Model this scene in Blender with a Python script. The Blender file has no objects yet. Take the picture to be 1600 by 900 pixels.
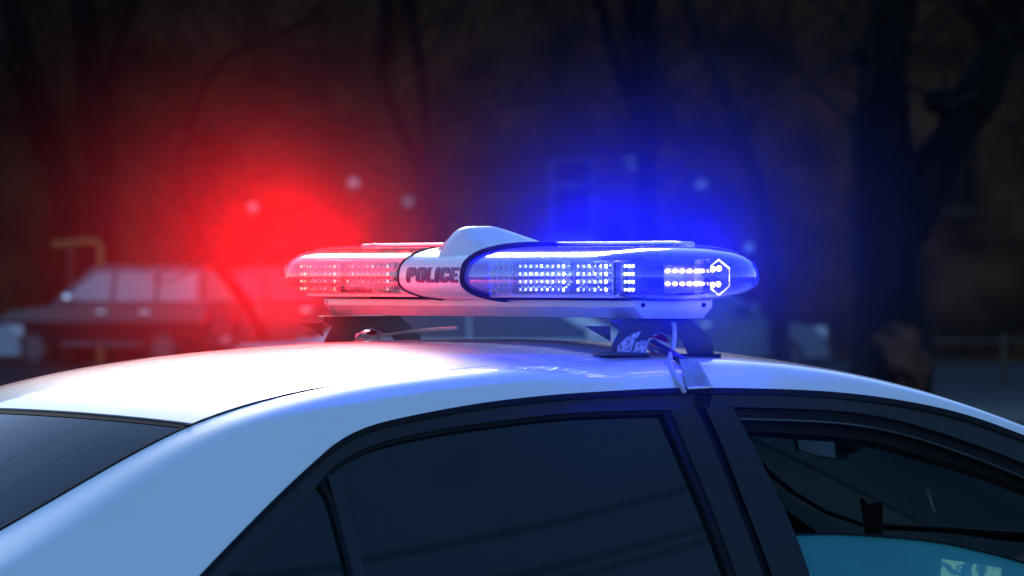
import bpy, bmesh, math, random
import numpy as np
from mathutils import Vector, Matrix
random.seed(7)
R = math.radians
C = bpy.context.scene.collection
SC = bpy.context.scene

# ------------------------------------------------------------------ camera, world, sun, exposure
CAM_H = 1.57                       # camera height; the light bar sits just under eye level
DIST = 11.0                        # metres from camera to light bar
FPX = 11300.0                      # focal length in pixels of the 1600 px wide photograph
V = Vector((0.5, 0.8660254, 0.0))  # viewing direction in the car's frame (x forward, y left)
RT = Vector((0.8660254, -0.5, 0.0))
CAM = Vector((0, 0, CAM_H)) - V * DIST
HOR = 427.0                        # horizon row

cd = bpy.data.cameras.new('camera'); cam = bpy.data.objects.new('camera', cd); C.objects.link(cam)
cam.location = CAM
cd.sensor_width = 36.0; cd.lens = FPX / 1600 * 36
cd.clip_start = 0.5; cd.clip_end = 4000
pitch = math.atan((450 - HOR) / FPX)
cam.rotation_euler = (math.pi / 2 - pitch, 0, math.atan2(V.y, V.x) - math.pi / 2)
cd.dof.use_dof = True; cd.dof.focus_distance = 10.75; cd.dof.aperture_fstop = 15.0
SC.camera = cam

SUN_EL, SUN_ROT = 21.5, 25.5
w = bpy.data.worlds.new('World'); SC.world = w; w.use_nodes = True
wn = w.node_tree
sky = wn.nodes.new('ShaderNodeTexSky'); sky.sky_type = 'NISHITA'; sky.sun_disc = False
sky.sun_elevation = R(SUN_EL); sky.sun_rotation = R(SUN_ROT); sky.air_density = 1.0; sky.dust_density = 0.2; sky.ozone_density = 7.0
bg = wn.nodes['Background']; bg.inputs[1].default_value = 0.125
wn.links.new(sky.outputs[0], bg.inputs[0])
sd = bpy.data.lights.new('sun', 'SUN'); sd.energy = 0.5; sd.angle = R(12); sd.color = (1.0, 0.95, 0.88)
sun = bpy.data.objects.new('sun', sd); C.objects.link(sun)
_s = Vector((math.sin(R(SUN_ROT)) * math.cos(R(SUN_EL)), math.cos(R(SUN_ROT)) * math.cos(R(SUN_EL)), math.sin(R(SUN_EL))))
sun.rotation_euler = _s.to_track_quat('Z', 'Y').to_euler(); sun.location = (0, 0, 30)
SC.view_settings.view_transform = 'Standard'; SC.view_settings.look = 'None'
SC.view_settings.exposure = 1.0; SC.view_settings.gamma = 1.0
SC.cycles.use_denoising = True
try: SC.cycles.denoiser = 'OPENIMAGEDENOISE'
except Exception: pass
SC.cycles.transparent_max_bounces = 24; SC.cycles.max_bounces = 8; SC.cycles.volume_bounces = 0
SC.cycles.sample_clamp_indirect = 6.0
SC.cycles.caustics_reflective = False; SC.cycles.caustics_refractive = False

# ------------------------------------------------------------------ helpers
def ray(px, py):
    d = V + RT * ((px - 800) / FPX) - Vector((0, 0, 1)) * ((py - HOR) / FPX)
    return d
def at(px, py, depth):
    return CAM + ray(px, py) * depth
def gx(px, depth, z=0.0):
    p = CAM + ray(px, HOR) * depth; p.z = z; return p

def link(o, parent=None):
    C.objects.link(o)
    if parent: o.parent = parent
    return o
def mesh_obj(name, verts, faces, m, parent=None, smooth=False):
    me = bpy.data.meshes.new(name)
    me.from_pydata([tuple(v) for v in verts], [], faces); me.update()
    o = bpy.data.objects.new(name, me)
    bm = bmesh.new(); bm.from_mesh(me); bmesh.ops.recalc_face_normals(bm, faces=bm.faces); bm.to_mesh(me); bm.free()
    if smooth:
        for p in me.polygons: p.use_smooth = True
    me.materials.append(m)
    return link(o, parent)
def bm_obj(name, bm, m, parent=None, smooth=False, angle=None):
    me = bpy.data.meshes.new(name); bmesh.ops.recalc_face_normals(bm, faces=bm.faces); bm.to_mesh(me); bm.free()
    if smooth:
        for p in me.polygons: p.use_smooth = True
        if angle: 
            try: me.set_sharp_from_angle(angle=R(angle))
            except Exception: pass
    me.materials.append(m)
    return link(bpy.data.objects.new(name, me), parent)
def empty(name, loc, label, cat, group=None, rz=0):
    o = bpy.data.objects.new(name, None); C.objects.link(o); o.location = loc; o.rotation_euler.z = rz
    o['label'] = label; o['category'] = cat
    if group: o['group'] = group
    o.empty_display_size = 0.1
    return o
def tag(o, label=None, cat=None, group=None, kind=None):
    if label: o['label'] = label
    if cat: o['category'] = cat
    if group: o['group'] = group
    if kind: o['kind'] = kind
    return o
def add_box(bm, lo, hi, bevel=0.0, mat=None):
    lo, hi = Vector(lo), Vector(hi)
    g = bmesh.ops.create_cube(bm, size=1.0)
    vs = g['verts']
    bmesh.ops.scale(bm, vec=(hi - lo), verts=vs); bmesh.ops.translate(bm, vec=(lo + hi) / 2, verts=vs)
    if bevel > 0:
        es = set()
        for v in vs: es.update(v.link_edges)
        r = bmesh.ops.bevel(bm, geom=list(es), offset=bevel, segments=2, affect='EDGES', profile=0.6)
    return vs
def box(name, lo, hi, m, parent=None, bevel=0.0):
    bm = bmesh.new(); add_box(bm, lo, hi, bevel); return bm_obj(name, bm, m, parent, smooth=bevel > 0, angle=40)
def prism_xz(name, pts, y0, y1, m, parent=None, bevel=0.0, smooth=False):
    bm = bmesh.new()
    f = bm.faces.new([bm.verts.new((x, y0, z)) for x, z in pts])
    e = bmesh.ops.extrude_face_region(bm, geom=[f])
    bmesh.ops.translate(bm, vec=(0, y1 - y0, 0), verts=[g for g in e['geom'] if isinstance(g, bmesh.types.BMVert)])
    if bevel: bmesh.ops.bevel(bm, geom=list(bm.edges), offset=bevel, segments=2, affect='EDGES', profile=0.6)
    bmesh.ops.triangulate(bm, faces=[f for f in bm.faces if len(f.verts) > 4])
    return bm_obj(name, bm, m, parent, smooth=smooth or bevel > 0, angle=35)
def sweep(bm, pts, rads, sides=10, cap=True, lump=0.0, seed=0):
    """tapered tube along a polyline"""
    rnd = random.Random(seed)
    pts = [Vector(p) for p in pts]; rings = []
    up = Vector((0.13, 0.21, 1)).normalized()
    for i, p in enumerate(pts):
        t = (pts[min(i + 1, len(pts) - 1)] - pts[max(i - 1, 0)]).normalized()
        a = t.cross(Vector((0.9, 0.1, 0.2))).normalized() if abs(t.dot(up)) > .98 else t.cross(up).normalized()
        b = t.cross(a)
        rings.append([bm.verts.new(p + (a * math.cos(2 * math.pi * k / sides) + b * math.sin(2 * math.pi * k / sides)) * rads[i] * (1 + lump * (rnd.random() - .5)))
                      for k in range(sides)])
    for i in range(len(rings) - 1):
        for k in range(sides):
            bm.faces.new((rings[i][k], rings[i][(k + 1) % sides], rings[i + 1][(k + 1) % sides], rings[i + 1][k]))
    if cap:
        bm.faces.new(rings[0][::-1]); bm.faces.new(rings[-1])
def smooth_line(pts, n):
    """Catmull-Rom resample of a point list"""
    P = [np.array(p, float) for p in pts]
    P = [2 * P[0] - P[1]] + P + [2 * P[-1] - P[-2]]
    L = [0.0]
    for i in range(1, len(pts)): L.append(L[-1] + float(np.linalg.norm(P[i + 1] - P[i])))
    out = []
    for k in range(n):
        s = L[-1] * k / (n - 1); i = 0
        while i < len(pts) - 2 and s > L[i + 1]: i += 1
        t = (s - L[i]) / max(1e-9, L[i + 1] - L[i]); t = min(max(t, 0), 1)
        p0, p1, p2, p3 = P[i], P[i + 1], P[i + 2], P[i + 3]
        out.append(0.5 * ((2 * p1) + (p2 - p0) * t + (2 * p0 - 5 * p1 + 4 * p2 - p3) * t * t + (3 * p1 - p0 - 3 * p2 + p3) * t ** 3))
    return out
def tube(name, pts, r, m, parent=None, n=40, sides=10):
    q = smooth_line(pts, n); bm = bmesh.new(); sweep(bm, [Vector(p) for p in q], [r] * len(q), sides)
    return bm_obj(name, bm, m, parent, smooth=True)

# ------------------------------------------------------------------ materials
def nmat(name):
    m = bpy.data.materials.new(name); m.use_nodes = True
    return m, m.node_tree, m.node_tree.nodes['Principled BSDF']
def mat(name, col, rough=0.5, metal=0.0, coat=0.0, noise=0.0, nscale=20.0, bump=0.0, bscale=80.0, spec=None, col2=None, coat_rough=0.03, nstretch=None):
    m, t, p = nmat(name); N = t.nodes; L = t.links
    p.inputs['Base Color'].default_value = (*col, 1); p.inputs['Roughness'].default_value = rough
    p.inputs['Metallic'].default_value = metal
    p.inputs['Coat Weight'].default_value = coat; p.inputs['Coat Roughness'].default_value = coat_rough
    if spec is not None: p.inputs['Specular IOR Level'].default_value = spec
    if noise or col2 or bump:
        tc = N.new('ShaderNodeTexCoord'); vec = tc.outputs['Object']
        if nstretch:
            mp = N.new('ShaderNodeMapping'); mp.inputs['Scale'].default_value = nstretch
            L.new(vec, mp.inputs[0]); vec = mp.outputs[0]
    if noise or col2:
        nz = N.new('ShaderNodeTexNoise'); nz.inputs['Scale'].default_value = nscale; nz.inputs['Detail'].default_value = 6
        L.new(vec, nz.inputs['Vector'])
        cr = N.new('ShaderNodeValToRGB'); c2 = col2 or tuple(c * (1 - noise) for c in col)
        cr.color_ramp.elements[0].position = 0.36; cr.color_ramp.elements[1].position = 0.64
        cr.color_ramp.elements[0].color = (*c2, 1); cr.color_ramp.elements[1].color = (*col, 1)
        L.new(nz.outputs['Fac'], cr.inputs[0]); L.new(cr.outputs[0], p.inputs['Base Color'])
        mr = N.new('ShaderNodeMapRange'); mr.inputs['To Min'].default_value = rough * 0.85; mr.inputs['To Max'].default_value = min(1, rough * 1.2)
        L.new(nz.outputs['Fac'], mr.inputs['Value']); L.new(mr.outputs[0], p.inputs['Roughness'])
    if bump:
        nb = N.new('ShaderNodeTexNoise'); nb.inputs['Scale'].default_value = bscale; nb.inputs['Detail'].default_value = 4
        L.new(vec, nb.inputs['Vector'])
        bp = N.new('ShaderNodeBump'); bp.inputs['Strength'].default_value = bump; bp.inputs['Distance'].default_value = 0.01
        L.new(nb.outputs['Fac'], bp.inputs['Height']); L.new(bp.outputs[0], p.inputs['Normal'])
    return m
def glass(name, tint=(1, 1, 1), veil=(0.5, 0.5, 0.5), veilw=0.03, rough=0.01, ior=1.5, film=False, gloss=1.0):
    """thin sheet glass: see-through tint, mirror gloss by angle, a dusty veil that also paints in sheen"""
    m = bpy.data.materials.new(name); m.use_nodes = True; t = m.node_tree; N = t.nodes; L = t.links
    N.remove(N['Principled BSDF']); out = N['Material Output']
    tr = N.new('ShaderNodeBsdfTransparent'); tr.inputs[0].default_value = (*tint, 1)
    gl = N.new('ShaderNodeBsdfGlossy'); gl.inputs['Roughness'].default_value = rough; gl.inputs[0].default_value = (gloss, gloss, gloss, 1)
    df = N.new('ShaderNodeBsdfTranslucent' if film else 'ShaderNodeBsdfDiffuse'); df.inputs[0].default_value = (*veil, 1)
    fr = N.new('ShaderNodeFresnel'); fr.inputs[0].default_value = ior
    nz = N.new('ShaderNodeTexNoise'); nz.inputs['Scale'].default_value = 9; nz.inputs['Detail'].default_value = 6
    tc = N.new('ShaderNodeTexCoord'); L.new(tc.outputs['Object'], nz.inputs['Vector'])
    mr = N.new('ShaderNodeMapRange'); mr.inputs['From Min'].default_value = .3; mr.inputs['From Max'].default_value = .7
    mr.inputs['To Min'].default_value = veilw * .8; mr.inputs['To Max'].default_value = veilw * 1.2
    L.new(nz.outputs['Fac'], mr.inputs['Value'])
    m1 = N.new('ShaderNodeMixShader'); m2 = N.new('ShaderNodeMixShader')
    L.new(mr.outputs[0], m1.inputs[0]); L.new(tr.outputs[0], m1.inputs[1]); L.new(df.outputs[0], m1.inputs[2])
    L.new(fr.outputs[0], m2.inputs[0]); L.new(m1.outputs[0], m2.inputs[1]); L.new(gl.outputs[0], m2.inputs[2])
    L.new(m2.outputs[0], out.inputs[0])
    return m
def emit(name, col, s):
    m, t, p = nmat(name); p.inputs['Base Color'].default_value = (*[min(.8, c) for c in col], 1)
    p.inputs['Emission Color'].default_value = (*col, 1); p.inputs['Emission Strength'].default_value = s
    p.inputs['Roughness'].default_value = .3
    return m

M = {}
M['paint'] = mat('white_car_paint', (.80, .80, .80), .35, coat=1.0, noise=.05, nscale=5, coat_rough=.03)
def car_paint_detail(m):
    t = m.node_tree; N = t.nodes; L = t.links; p = N['Principled BSDF']; tc = N.new('ShaderNodeTexCoord')
    a = N.new('ShaderNodeTexNoise'); a.inputs['Scale'].default_value = 7; a.inputs['Detail'].default_value = 2; L.new(tc.outputs['Object'], a.inputs['Vector'])
    b = N.new('ShaderNodeTexNoise'); b.inputs['Scale'].default_value = 260; b.inputs['Detail'].default_value = 2; L.new(tc.outputs['Object'], b.inputs['Vector'])
    b1 = N.new('ShaderNodeBump'); b1.inputs['Strength'].default_value = .10; b1.inputs['Distance'].default_value = .006; L.new(a.outputs['Fac'], b1.inputs['Height'])
    b2 = N.new('ShaderNodeBump'); b2.inputs['Strength'].default_value = .02; b2.inputs['Distance'].default_value = .0004; L.new(b.outputs['Fac'], b2.inputs['Height']); L.new(b1.outputs[0], b2.inputs['Normal'])
    L.new(b2.outputs[0], p.inputs['Coat Normal'])
    c = N.new('ShaderNodeTexNoise'); c.inputs['Scale'].default_value = 14; c.inputs['Detail'].default_value = 9; c.inputs['Roughness'].default_value = .7; L.new(tc.outputs['Object'], c.inputs['Vector'])
    mr = N.new('ShaderNodeMapRange'); mr.inputs['From Min'].default_value = .42; mr.inputs['From Max'].default_value = .72; mr.inputs['To Min'].default_value = .018; mr.inputs['To Max'].default_value = .13
    L.new(c.outputs['Fac'], mr.inputs['Value']); L.new(mr.outputs[0], p.inputs['Coat Roughness'])
car_paint_detail(M['paint'])
M['seal'] = mat('black_rubber_seal', (.008, .008, .009), .75, spec=.15)
M['frame'] = mat('satin_black_door_frame', (.012, .012, .013), .42, spec=.35, noise=.2, nscale=30)
M['applique'] = mat('gloss_black_pillar_trim', (.009, .009, .010), .22, spec=.4, noise=.15, nscale=12)
M['tint'] = glass('dark_tinted_glass', (.05, .055, .06), (.06, .12, .13), .07, .008, 1.5)
M['rearglass'] = glass('rear_window_glass', (.04, .045, .05), (.07, .09, .11), .04, .006, 1.4, gloss=.60)
M['green'] = glass('green_tinted_glass', (.35, .55, .58), (.03, .62, .58), .24, .01, 1.5)  # teal diffuse layer stands in for sky mirrored in this pane
M['clearcar'] = glass('clear_car_glass', (.55, .68, .70), (.10, .16, .175), .30, .01, 1.15, True, .3)
M['lens'] = glass('clear_polycarbonate_lens', (.97, .97, .98), (.75, .78, .85), .11, .07, 1.65)  # milky diffuse layer paints in the sky shine on the lens
M['lens2'] = glass('inner_clear_plastic', (.93, .94, .98), (.6, .65, .8), .05, .04, 1.5)
M['coverwhite'] = mat('white_plastic_cover', (.78, .78, .78), .28, coat=.5, noise=.05, nscale=25)
M['alu'] = mat('painted_aluminium_beam', (.52, .54, .56), .38, metal=.35, noise=.12, nscale=18, bump=.04, bscale=200)
M['black'] = mat('black_powder_coated_steel', (.02, .02, .022), .45, noise=.2, nscale=40, bump=.05, bscale=300)
M['scuff'] = mat('worn_white_paint', (.6, .6, .6), .7, noise=.5, nscale=160, col2=(.1, .1, .11))
M['rodm'] = mat('bright_aluminium_rod', (.75, .75, .77), .25, metal=.8)
M['chrome'] = mat('chrome', (.8, .8, .82), .12, metal=1.0)
M['mirrorface'] = mat('painted_mirror_face', (.55, .62, .64), .4, metal=.0)  # plain pale colour stands in for the mirror's reflection
M['cable'] = mat('grey_cable_sheath', (.42, .42, .43), .5, noise=.1, nscale=60)
M['zinc'] = mat('brushed_zinc_clamp', (.38, .39, .42), .38, metal=.7, noise=.3, nscale=60, bump=.15, bscale=90)
M['letter'] = mat('glow_tinted_lettering', (.11, .006, .10), .4)  # navy letters with the red glow's tint put into their colour
M['inner'] = mat('dark_interior_plastic', (.03, .032, .035), .6, noise=.2, nscale=30)
M['lining'] = mat('grey_pillar_lining', (.40, .58, .64), .9, spec=.1)
M['dash'] = mat('grey_dashboard_plastic', (.06, .075, .08), .55, noise=.2, nscale=30)
M['seat'] = mat('grey_seat_fabric', (.07, .085, .09), .85, noise=.2, nscale=60, bump=.1)
M['headliner'] = mat('grey_headliner', (.22, .24, .24), .9, noise=.08, nscale=60)
M['tyre'] = mat('tyre_rubber', (.02, .02, .02), .8, bump=.1)
M['rim'] = mat('alloy_rim', (.4, .4, .42), .3, metal=.9)
M['pcb'] = mat('dark_circuit_board', (.02, .03, .07), .4, noise=.5, nscale=90)
M['cup'] = mat('bright_reflector_cup', (.8, .8, .85), .12, metal=1.0)
M['reflector'] = mat('chromed_reflector', (.30, .31, .36), .25, metal=.8, noise=.15, nscale=50)
M['asphalt'] = mat('asphalt', (.036, .035, .034), .85, noise=.3, nscale=3, bump=.3, bscale=60)
M['pave'] = mat('concrete_paving', (.055, .052, .05), .9, noise=.3, nscale=1.2, bump=.3)
M['kerb'] = mat('concrete_kerb', (.17, .165, .16), .9, noise=.3, nscale=5)
M['earth'] = mat('bare_earth_verge', (.035, .026, .018), .95, noise=.4, nscale=1.5)
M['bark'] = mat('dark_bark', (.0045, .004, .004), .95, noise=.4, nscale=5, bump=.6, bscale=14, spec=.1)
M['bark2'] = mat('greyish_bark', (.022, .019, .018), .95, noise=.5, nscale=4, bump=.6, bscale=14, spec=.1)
M['stripped'] = mat('stripped_brown_wood', (.12, .055, .028), .95, noise=.8, nscale=6, spec=.1)
M['twig'] = mat('twig_bark', (.020, .013, .010), .95, noise=.4, nscale=2, spec=.1)
M['leaflit'] = mat('dry_brown_leaves', (.050, .024, .012), .95, noise=.5, nscale=.8, spec=.1)
M['brick'] = mat('darkened_brick', (.080, .032, .015), .95, noise=.75, nscale=.8, col2=(.014, .008, .004), spec=.1)  # base colour darkened to keep the background dim
M['winframe'] = mat('dull_window_frame', (.045, .026, .018), .9, spec=.05)
M['winpale'] = mat('pale_window_frame', (.10, .10, .11), .8, spec=.1)
M['pane'] = mat('dark_window_pane', (.022, .014, .011), .8, spec=.05)
M['globe'] = mat('pale_globe', (.5, .5, .5), .4)
M['yellow'] = mat('ochre_painted_pipe', (.30, .15, .02), .5, noise=.3, nscale=10)
M['wire'] = mat('black_wire_sheath', (.01, .01, .01), .6)
M['fence'] = mat('rusty_fence_steel', (.07, .04, .025), .8, noise=.4, nscale=8)

# ------------------------------------------------------------------ the setting
def sheet(name, pts, z, m, kind='structure'):
    o = mesh_obj(name, [(x, y, z) for x, y in pts], [list(range(len(pts)))], m); o['kind'] = kind; return o
sheet('ground', [(-2500, -2500), (2500, -2500), (2500, 2500), (-2500, 2500)], 0.0, M['earth'])
def strip_quad(d0, d1, s0=-400, s1=400):
    return [tuple((CAM + V * d0 + RT * s0).xy), tuple((CAM + V * d0 + RT * s1).xy), tuple((CAM + V * d1 + RT * s1).xy), tuple((CAM + V * d1 + RT * s0).xy)]
sheet('road', strip_quad(-8, 76), 0.004, M['asphalt'])
pv = bmesh.new()
def slab(name, d0, d1, z, m):
    q = strip_quad(d0, d1); n = len(q)
    vs = [(x, y, -.02) for x, y in q] + [(x, y, z) for x, y in q]
    fs = [[0, 1, 2, 3], [4, 5, 6, 7]] + [[i, (i + 1) % 4, 4 + (i + 1) % 4, 4 + i] for i in range(4)]
    o = mesh_obj(name, vs, fs, m); o['kind'] = 'structure'; return o
slab('kerb', 76, 76.3, .13, M['kerb']); slab('pavement', 76.303, 82, .12, M['pave'])
slab('pavement', -14, -8.3, .12, M['pave']); slab('kerb', -8.3, -8.003, .13, M['kerb'])
sheet('parking_lane', strip_quad(86, 128), 0.004, M['asphalt'])
pv.free()

# building across the street, behind the trees: a long dark wall with openings
def building():
    b = empty('brick_building', gx(800, 130), 'dark brick building filling the background behind the trees', 'building')
    base = b.location.copy()
    b.rotation_euler.z = math.atan2(RT.y, RT.x)       # local x = along facade, y = away from camera
    def loc_x(px): return (px - 800) / FPX * 130
    def loc_z(py): return CAM_H - (py - HOR) / FPX * 130
    H = 33.0; X0, X1 = -75.0, 75.0
    wins = []                                          # x0,x1,z0,z1,frame
    for (a, c, t, bt, fr) in [(858, 930, 246, 372, 'winpale'), (455, 520, 80, 170, 'winframe'),
                              (1470, 1530, 215, 330, 'winframe')]:
        wins.append((loc_x(a), loc_x(c), loc_z(bt), loc_z(t), fr))
    xs = sorted({X0, X1} | {w_[0] for w_ in wins} | {w_[1] for w_ in wins}); zs = sorted({0.0, H} | {w_[2] for w_ in wins} | {w_[3] for w_ in wins})
    bm = bmesh.new(); vd = {}
    def vv(x, z):
        k = (x, z)
        if k not in vd: vd[k] = bm.verts.new((x, 0, z))
        return vd[k]
    for i in range(len(xs) - 1):
        for j in range(len(zs) - 1):
            cx, cz = (xs[i] + xs[i + 1]) / 2, (zs[j] + zs[j + 1]) / 2
            if any(w_[0] < cx < w_[1] and w_[2] < cz < w_[3] for w_ in wins): continue
            bm.faces.new((vv(xs[i], zs[j]), vv(xs[i + 1], zs[j]), vv(xs[i + 1], zs[j + 1]), vv(xs[i], zs[j + 1])))
    add_box(bm, (X0, .5, 0), (X1, 14, H))
    for (x0, x1, z0, z1, fr) in wins:                  # reveals
        a = [bm.verts.new(p) for p in ((x0, 0, z0), (x1, 0, z0), (x1, 0, z1), (x0, 0, z1), (x0, .5, z0), (x1, .5, z0), (x1, .5, z1), (x0, .5, z1))]
        for k in range(4): bm.faces.new((a[k], a[(k + 1) % 4], a[4 + (k + 1) % 4], a[4 + k]))
    bm_obj('wall', bm, M['brick'], b)
    for (x0, x1, z0, z1, fr) in wins:
        f = bmesh.new(); th = .09
        add_box(f, (x0, .16, z0), (x0 + th, .26, z1)); add_box(f, (x1 - th, .16, z0), (x1, .26, z1))
        add_box(f, (x0 + th, .16, z1 - th), (x1 - th, .26, z1)); add_box(f, (x0 + th, .16, z0), (x1 - th, .26, z0 + th))
        add_box(f, (x0 + th, .17, z0 + (z1 - z0) * .62), (x1 - th, .25, z0 + (z1 - z0) * .62 + .07))
        wf = bm_obj('window', f, M[fr], b)
        box('pane', (x0 + th, .28, z0 + th), (x1 - th, .30, z1 - th), M['pane'], wf)
        box('sill', (x0 - .1, -.12, z0 - .1), (x1 + .1, -.003, z0 - .003), M[fr], b)
    box('cornice', (X0, -.5, H + .003), (X1, 14, H + .5), M['brick'], b)
    rr = random.Random(4); x = X0  # unseen blocks added to break up the skyline mirrored in the car roof
    while x < X1 - 4:
        w_ = rr.uniform(1.5, 6); box('added_roof_block' if w_ > 3 else 'added_roof_stack', (x, 1, H + .503), (x + w_, 9, H + .5 + rr.uniform(2, 9) * (.6 if w_ > 3 else 1)), M['brick'], b); x += w_ + rr.uniform(.2, 2.5)
    return b, loc_x, loc_z
bld, blx, blz = building()
for k, (px, py, r, lab) in enumerate([(638, 315, .105, 'pale globe added as a light spot just right of the red glow centre'),
        (552, 287, .12, 'pale globe added as a light spot above the red end of the light bar'),
        (985, 255, .13, 'pale globe added as a light spot right of the pale framed window'),
        (1095, 287, .11, 'pale globe added as a light spot above the blue end of the light bar'),
        (395, 325, .10, 'pale globe added as a light spot at the left edge of the red glow'),
        (145, 335, .10, 'small pale globe added as a light spot above the ochre pipe frame'),
        (1170, 388, .10, 'low pale globe added as a light spot just right of the bar tip')]):
    p = at(px, py, 129.2)  # made-up globes standing in for blurred light spots of unknown source
    e = empty('light_spot_globe', p, lab, 'lamp', 'pale globes added as blurred light spots', math.atan2(RT.y, RT.x))
    bm = bmesh.new(); bmesh.ops.create_uvsphere(bm, u_segments=16, v_segments=10, radius=r); bm_obj('globe', bm, M['globe'], e, True)
    box('bracket', (-.03, r - .02, -.03), (.03, .80, .03), M['fence'], e)

# ---- trees
def tree(name, label, depth, limbs, m, twigs=120, seed=0, span=3.0, group='bare trees along the street', leafy=True):
    """limbs: list of (points (px,py,dd), radii in px); first one is the trunk and reaches the ground"""
    tr_pts, tr_r = limbs[0]
    b = gx(tr_pts[0][0], depth)
    e = empty(name, b, label, 'tree', group)
    rnd = random.Random(seed); sc = depth / FPX; ends = []
    for i, (pts, rr) in enumerate(limbs):
        P = [at(p[0], p[1], depth + (p[2] if len(p) > 2 else 0)) - b for p in pts]
        if i == 0: P = [Vector((P[0].x, P[0].y, -.05))] + P; rr = [rr[0] * 1.25] + list(rr)
        n = max(6, len(P) * 4)
        q = smooth_line([tuple(p) + (r * sc,) for p, r in zip(P, rr)], n)
        bm = bmesh.new(); sweep(bm, [Vector(p[:3]) for p in q], [max(.006, p[3]) for p in q], 12, True, .22, seed + i)
        bm_obj('trunk' if i == 0 else 'limb', bm, m, e, True)
        ends += [(Vector(p[:3]), max(.006, p[3])) for p in q[len(q) // 3:]]
    bm = bmesh.new()
    for k in range(twigs):
        o, r0 = rnd.choice(ends)
        d = Vector((rnd.gauss(0, 1), rnd.gauss(0, 1), rnd.gauss(.7, .7))).normalized(); r = min(r0 * .45, .03) * rnd.uniform(.4, 1)
        pts = [o.copy()]; L = rnd.uniform(.5, 1) * span; n = 5
        for j in range(n):
            d = (d + Vector((rnd.gauss(0, .25), rnd.gauss(0, .25), rnd.gauss(.08, .2)))).normalized(); pts.append(pts[-1] + d * L / n)
            if j > 0 and rnd.random() < .7:
                d2 = (d + Vector((rnd.gauss(0, .7), rnd.gauss(0, .7), rnd.gauss(.2, .5)))).normalized()
                q = [pts[-1], pts[-1] + d2 * L * .22, pts[-1] + d2 * L * .42 + Vector((0, 0, .1))]
                sweep(bm, q, [r * .5, r * .3, r * .1], 4, False)
        sweep(bm, pts, [r * (1 - .17 * j) for j in range(len(pts))], 4, False)
    def grow(p, d, r, L, lv):
        q = [p]; dd = d.copy()
        for j in range(4):
            dd = (dd + Vector((rnd.gauss(0, .16), rnd.gauss(0, .16), rnd.gauss(.05, .1)))).normalized(); q.append(q[-1] + dd * L / 4)
        sweep(bm, q, [r, r * .9, r * .8, r * .7, r * .55], 5 if lv < 2 else 3, False)
        if lv < 5:
            for _k in range(3 if lv else 5):
                nd = (dd + Vector((rnd.gauss(0, .55), rnd.gauss(0, .55), rnd.gauss(.1, .3)))).normalized()
                grow(q[rnd.choice((2, 3, 4))], nd, max(.012, r * .55), L * .72, lv + 1)
    for (o_, r_) in [x for x in ends if x[0].z > 4.6][-1:] or [ends[-1]]:
        grow(o_, Vector((0, 0, 1)), max(.12, r_), 4.6, 0)
    bm_obj('crown', bm, M['twig'], e)
    return e
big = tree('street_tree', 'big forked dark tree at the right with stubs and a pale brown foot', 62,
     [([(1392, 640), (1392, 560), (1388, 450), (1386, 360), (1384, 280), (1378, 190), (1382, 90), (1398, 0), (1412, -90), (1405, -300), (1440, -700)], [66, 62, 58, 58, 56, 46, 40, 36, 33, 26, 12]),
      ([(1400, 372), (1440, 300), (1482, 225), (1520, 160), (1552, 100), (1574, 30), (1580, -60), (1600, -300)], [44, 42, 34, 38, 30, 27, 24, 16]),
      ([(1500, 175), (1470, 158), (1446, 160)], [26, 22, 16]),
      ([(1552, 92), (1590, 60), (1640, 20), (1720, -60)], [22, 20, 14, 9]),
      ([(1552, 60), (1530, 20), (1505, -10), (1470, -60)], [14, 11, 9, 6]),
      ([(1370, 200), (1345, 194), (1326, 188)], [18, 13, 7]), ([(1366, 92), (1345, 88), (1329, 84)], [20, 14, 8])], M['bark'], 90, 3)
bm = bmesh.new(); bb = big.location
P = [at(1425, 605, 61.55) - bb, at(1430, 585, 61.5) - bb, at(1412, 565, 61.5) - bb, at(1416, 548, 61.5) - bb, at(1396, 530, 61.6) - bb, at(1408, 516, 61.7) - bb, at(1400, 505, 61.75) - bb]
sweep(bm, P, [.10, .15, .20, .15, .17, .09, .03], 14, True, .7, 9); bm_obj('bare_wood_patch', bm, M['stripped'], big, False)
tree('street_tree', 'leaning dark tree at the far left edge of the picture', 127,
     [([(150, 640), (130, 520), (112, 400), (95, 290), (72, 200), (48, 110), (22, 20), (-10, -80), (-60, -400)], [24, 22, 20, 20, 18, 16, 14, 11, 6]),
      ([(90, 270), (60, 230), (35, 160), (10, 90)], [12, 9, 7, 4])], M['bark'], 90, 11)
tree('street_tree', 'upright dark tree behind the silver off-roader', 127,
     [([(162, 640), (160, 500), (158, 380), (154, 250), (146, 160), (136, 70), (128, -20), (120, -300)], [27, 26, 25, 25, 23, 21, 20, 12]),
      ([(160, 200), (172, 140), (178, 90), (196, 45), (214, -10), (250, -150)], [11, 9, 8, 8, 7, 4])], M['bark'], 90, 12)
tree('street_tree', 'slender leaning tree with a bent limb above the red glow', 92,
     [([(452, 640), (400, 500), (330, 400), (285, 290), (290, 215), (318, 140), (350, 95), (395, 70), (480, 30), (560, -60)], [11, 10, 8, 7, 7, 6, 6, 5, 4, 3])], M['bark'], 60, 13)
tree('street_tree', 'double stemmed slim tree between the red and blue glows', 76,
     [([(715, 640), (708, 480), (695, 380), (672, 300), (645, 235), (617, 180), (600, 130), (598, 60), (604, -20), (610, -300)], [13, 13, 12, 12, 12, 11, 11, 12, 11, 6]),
      ([(672, 300), (668, 230), (664, 160), (655, 90), (640, 20), (630, -60), (620, -250)], [8, 8, 8, 9, 9, 8, 4])], M['bark'], 70, 14)
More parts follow.
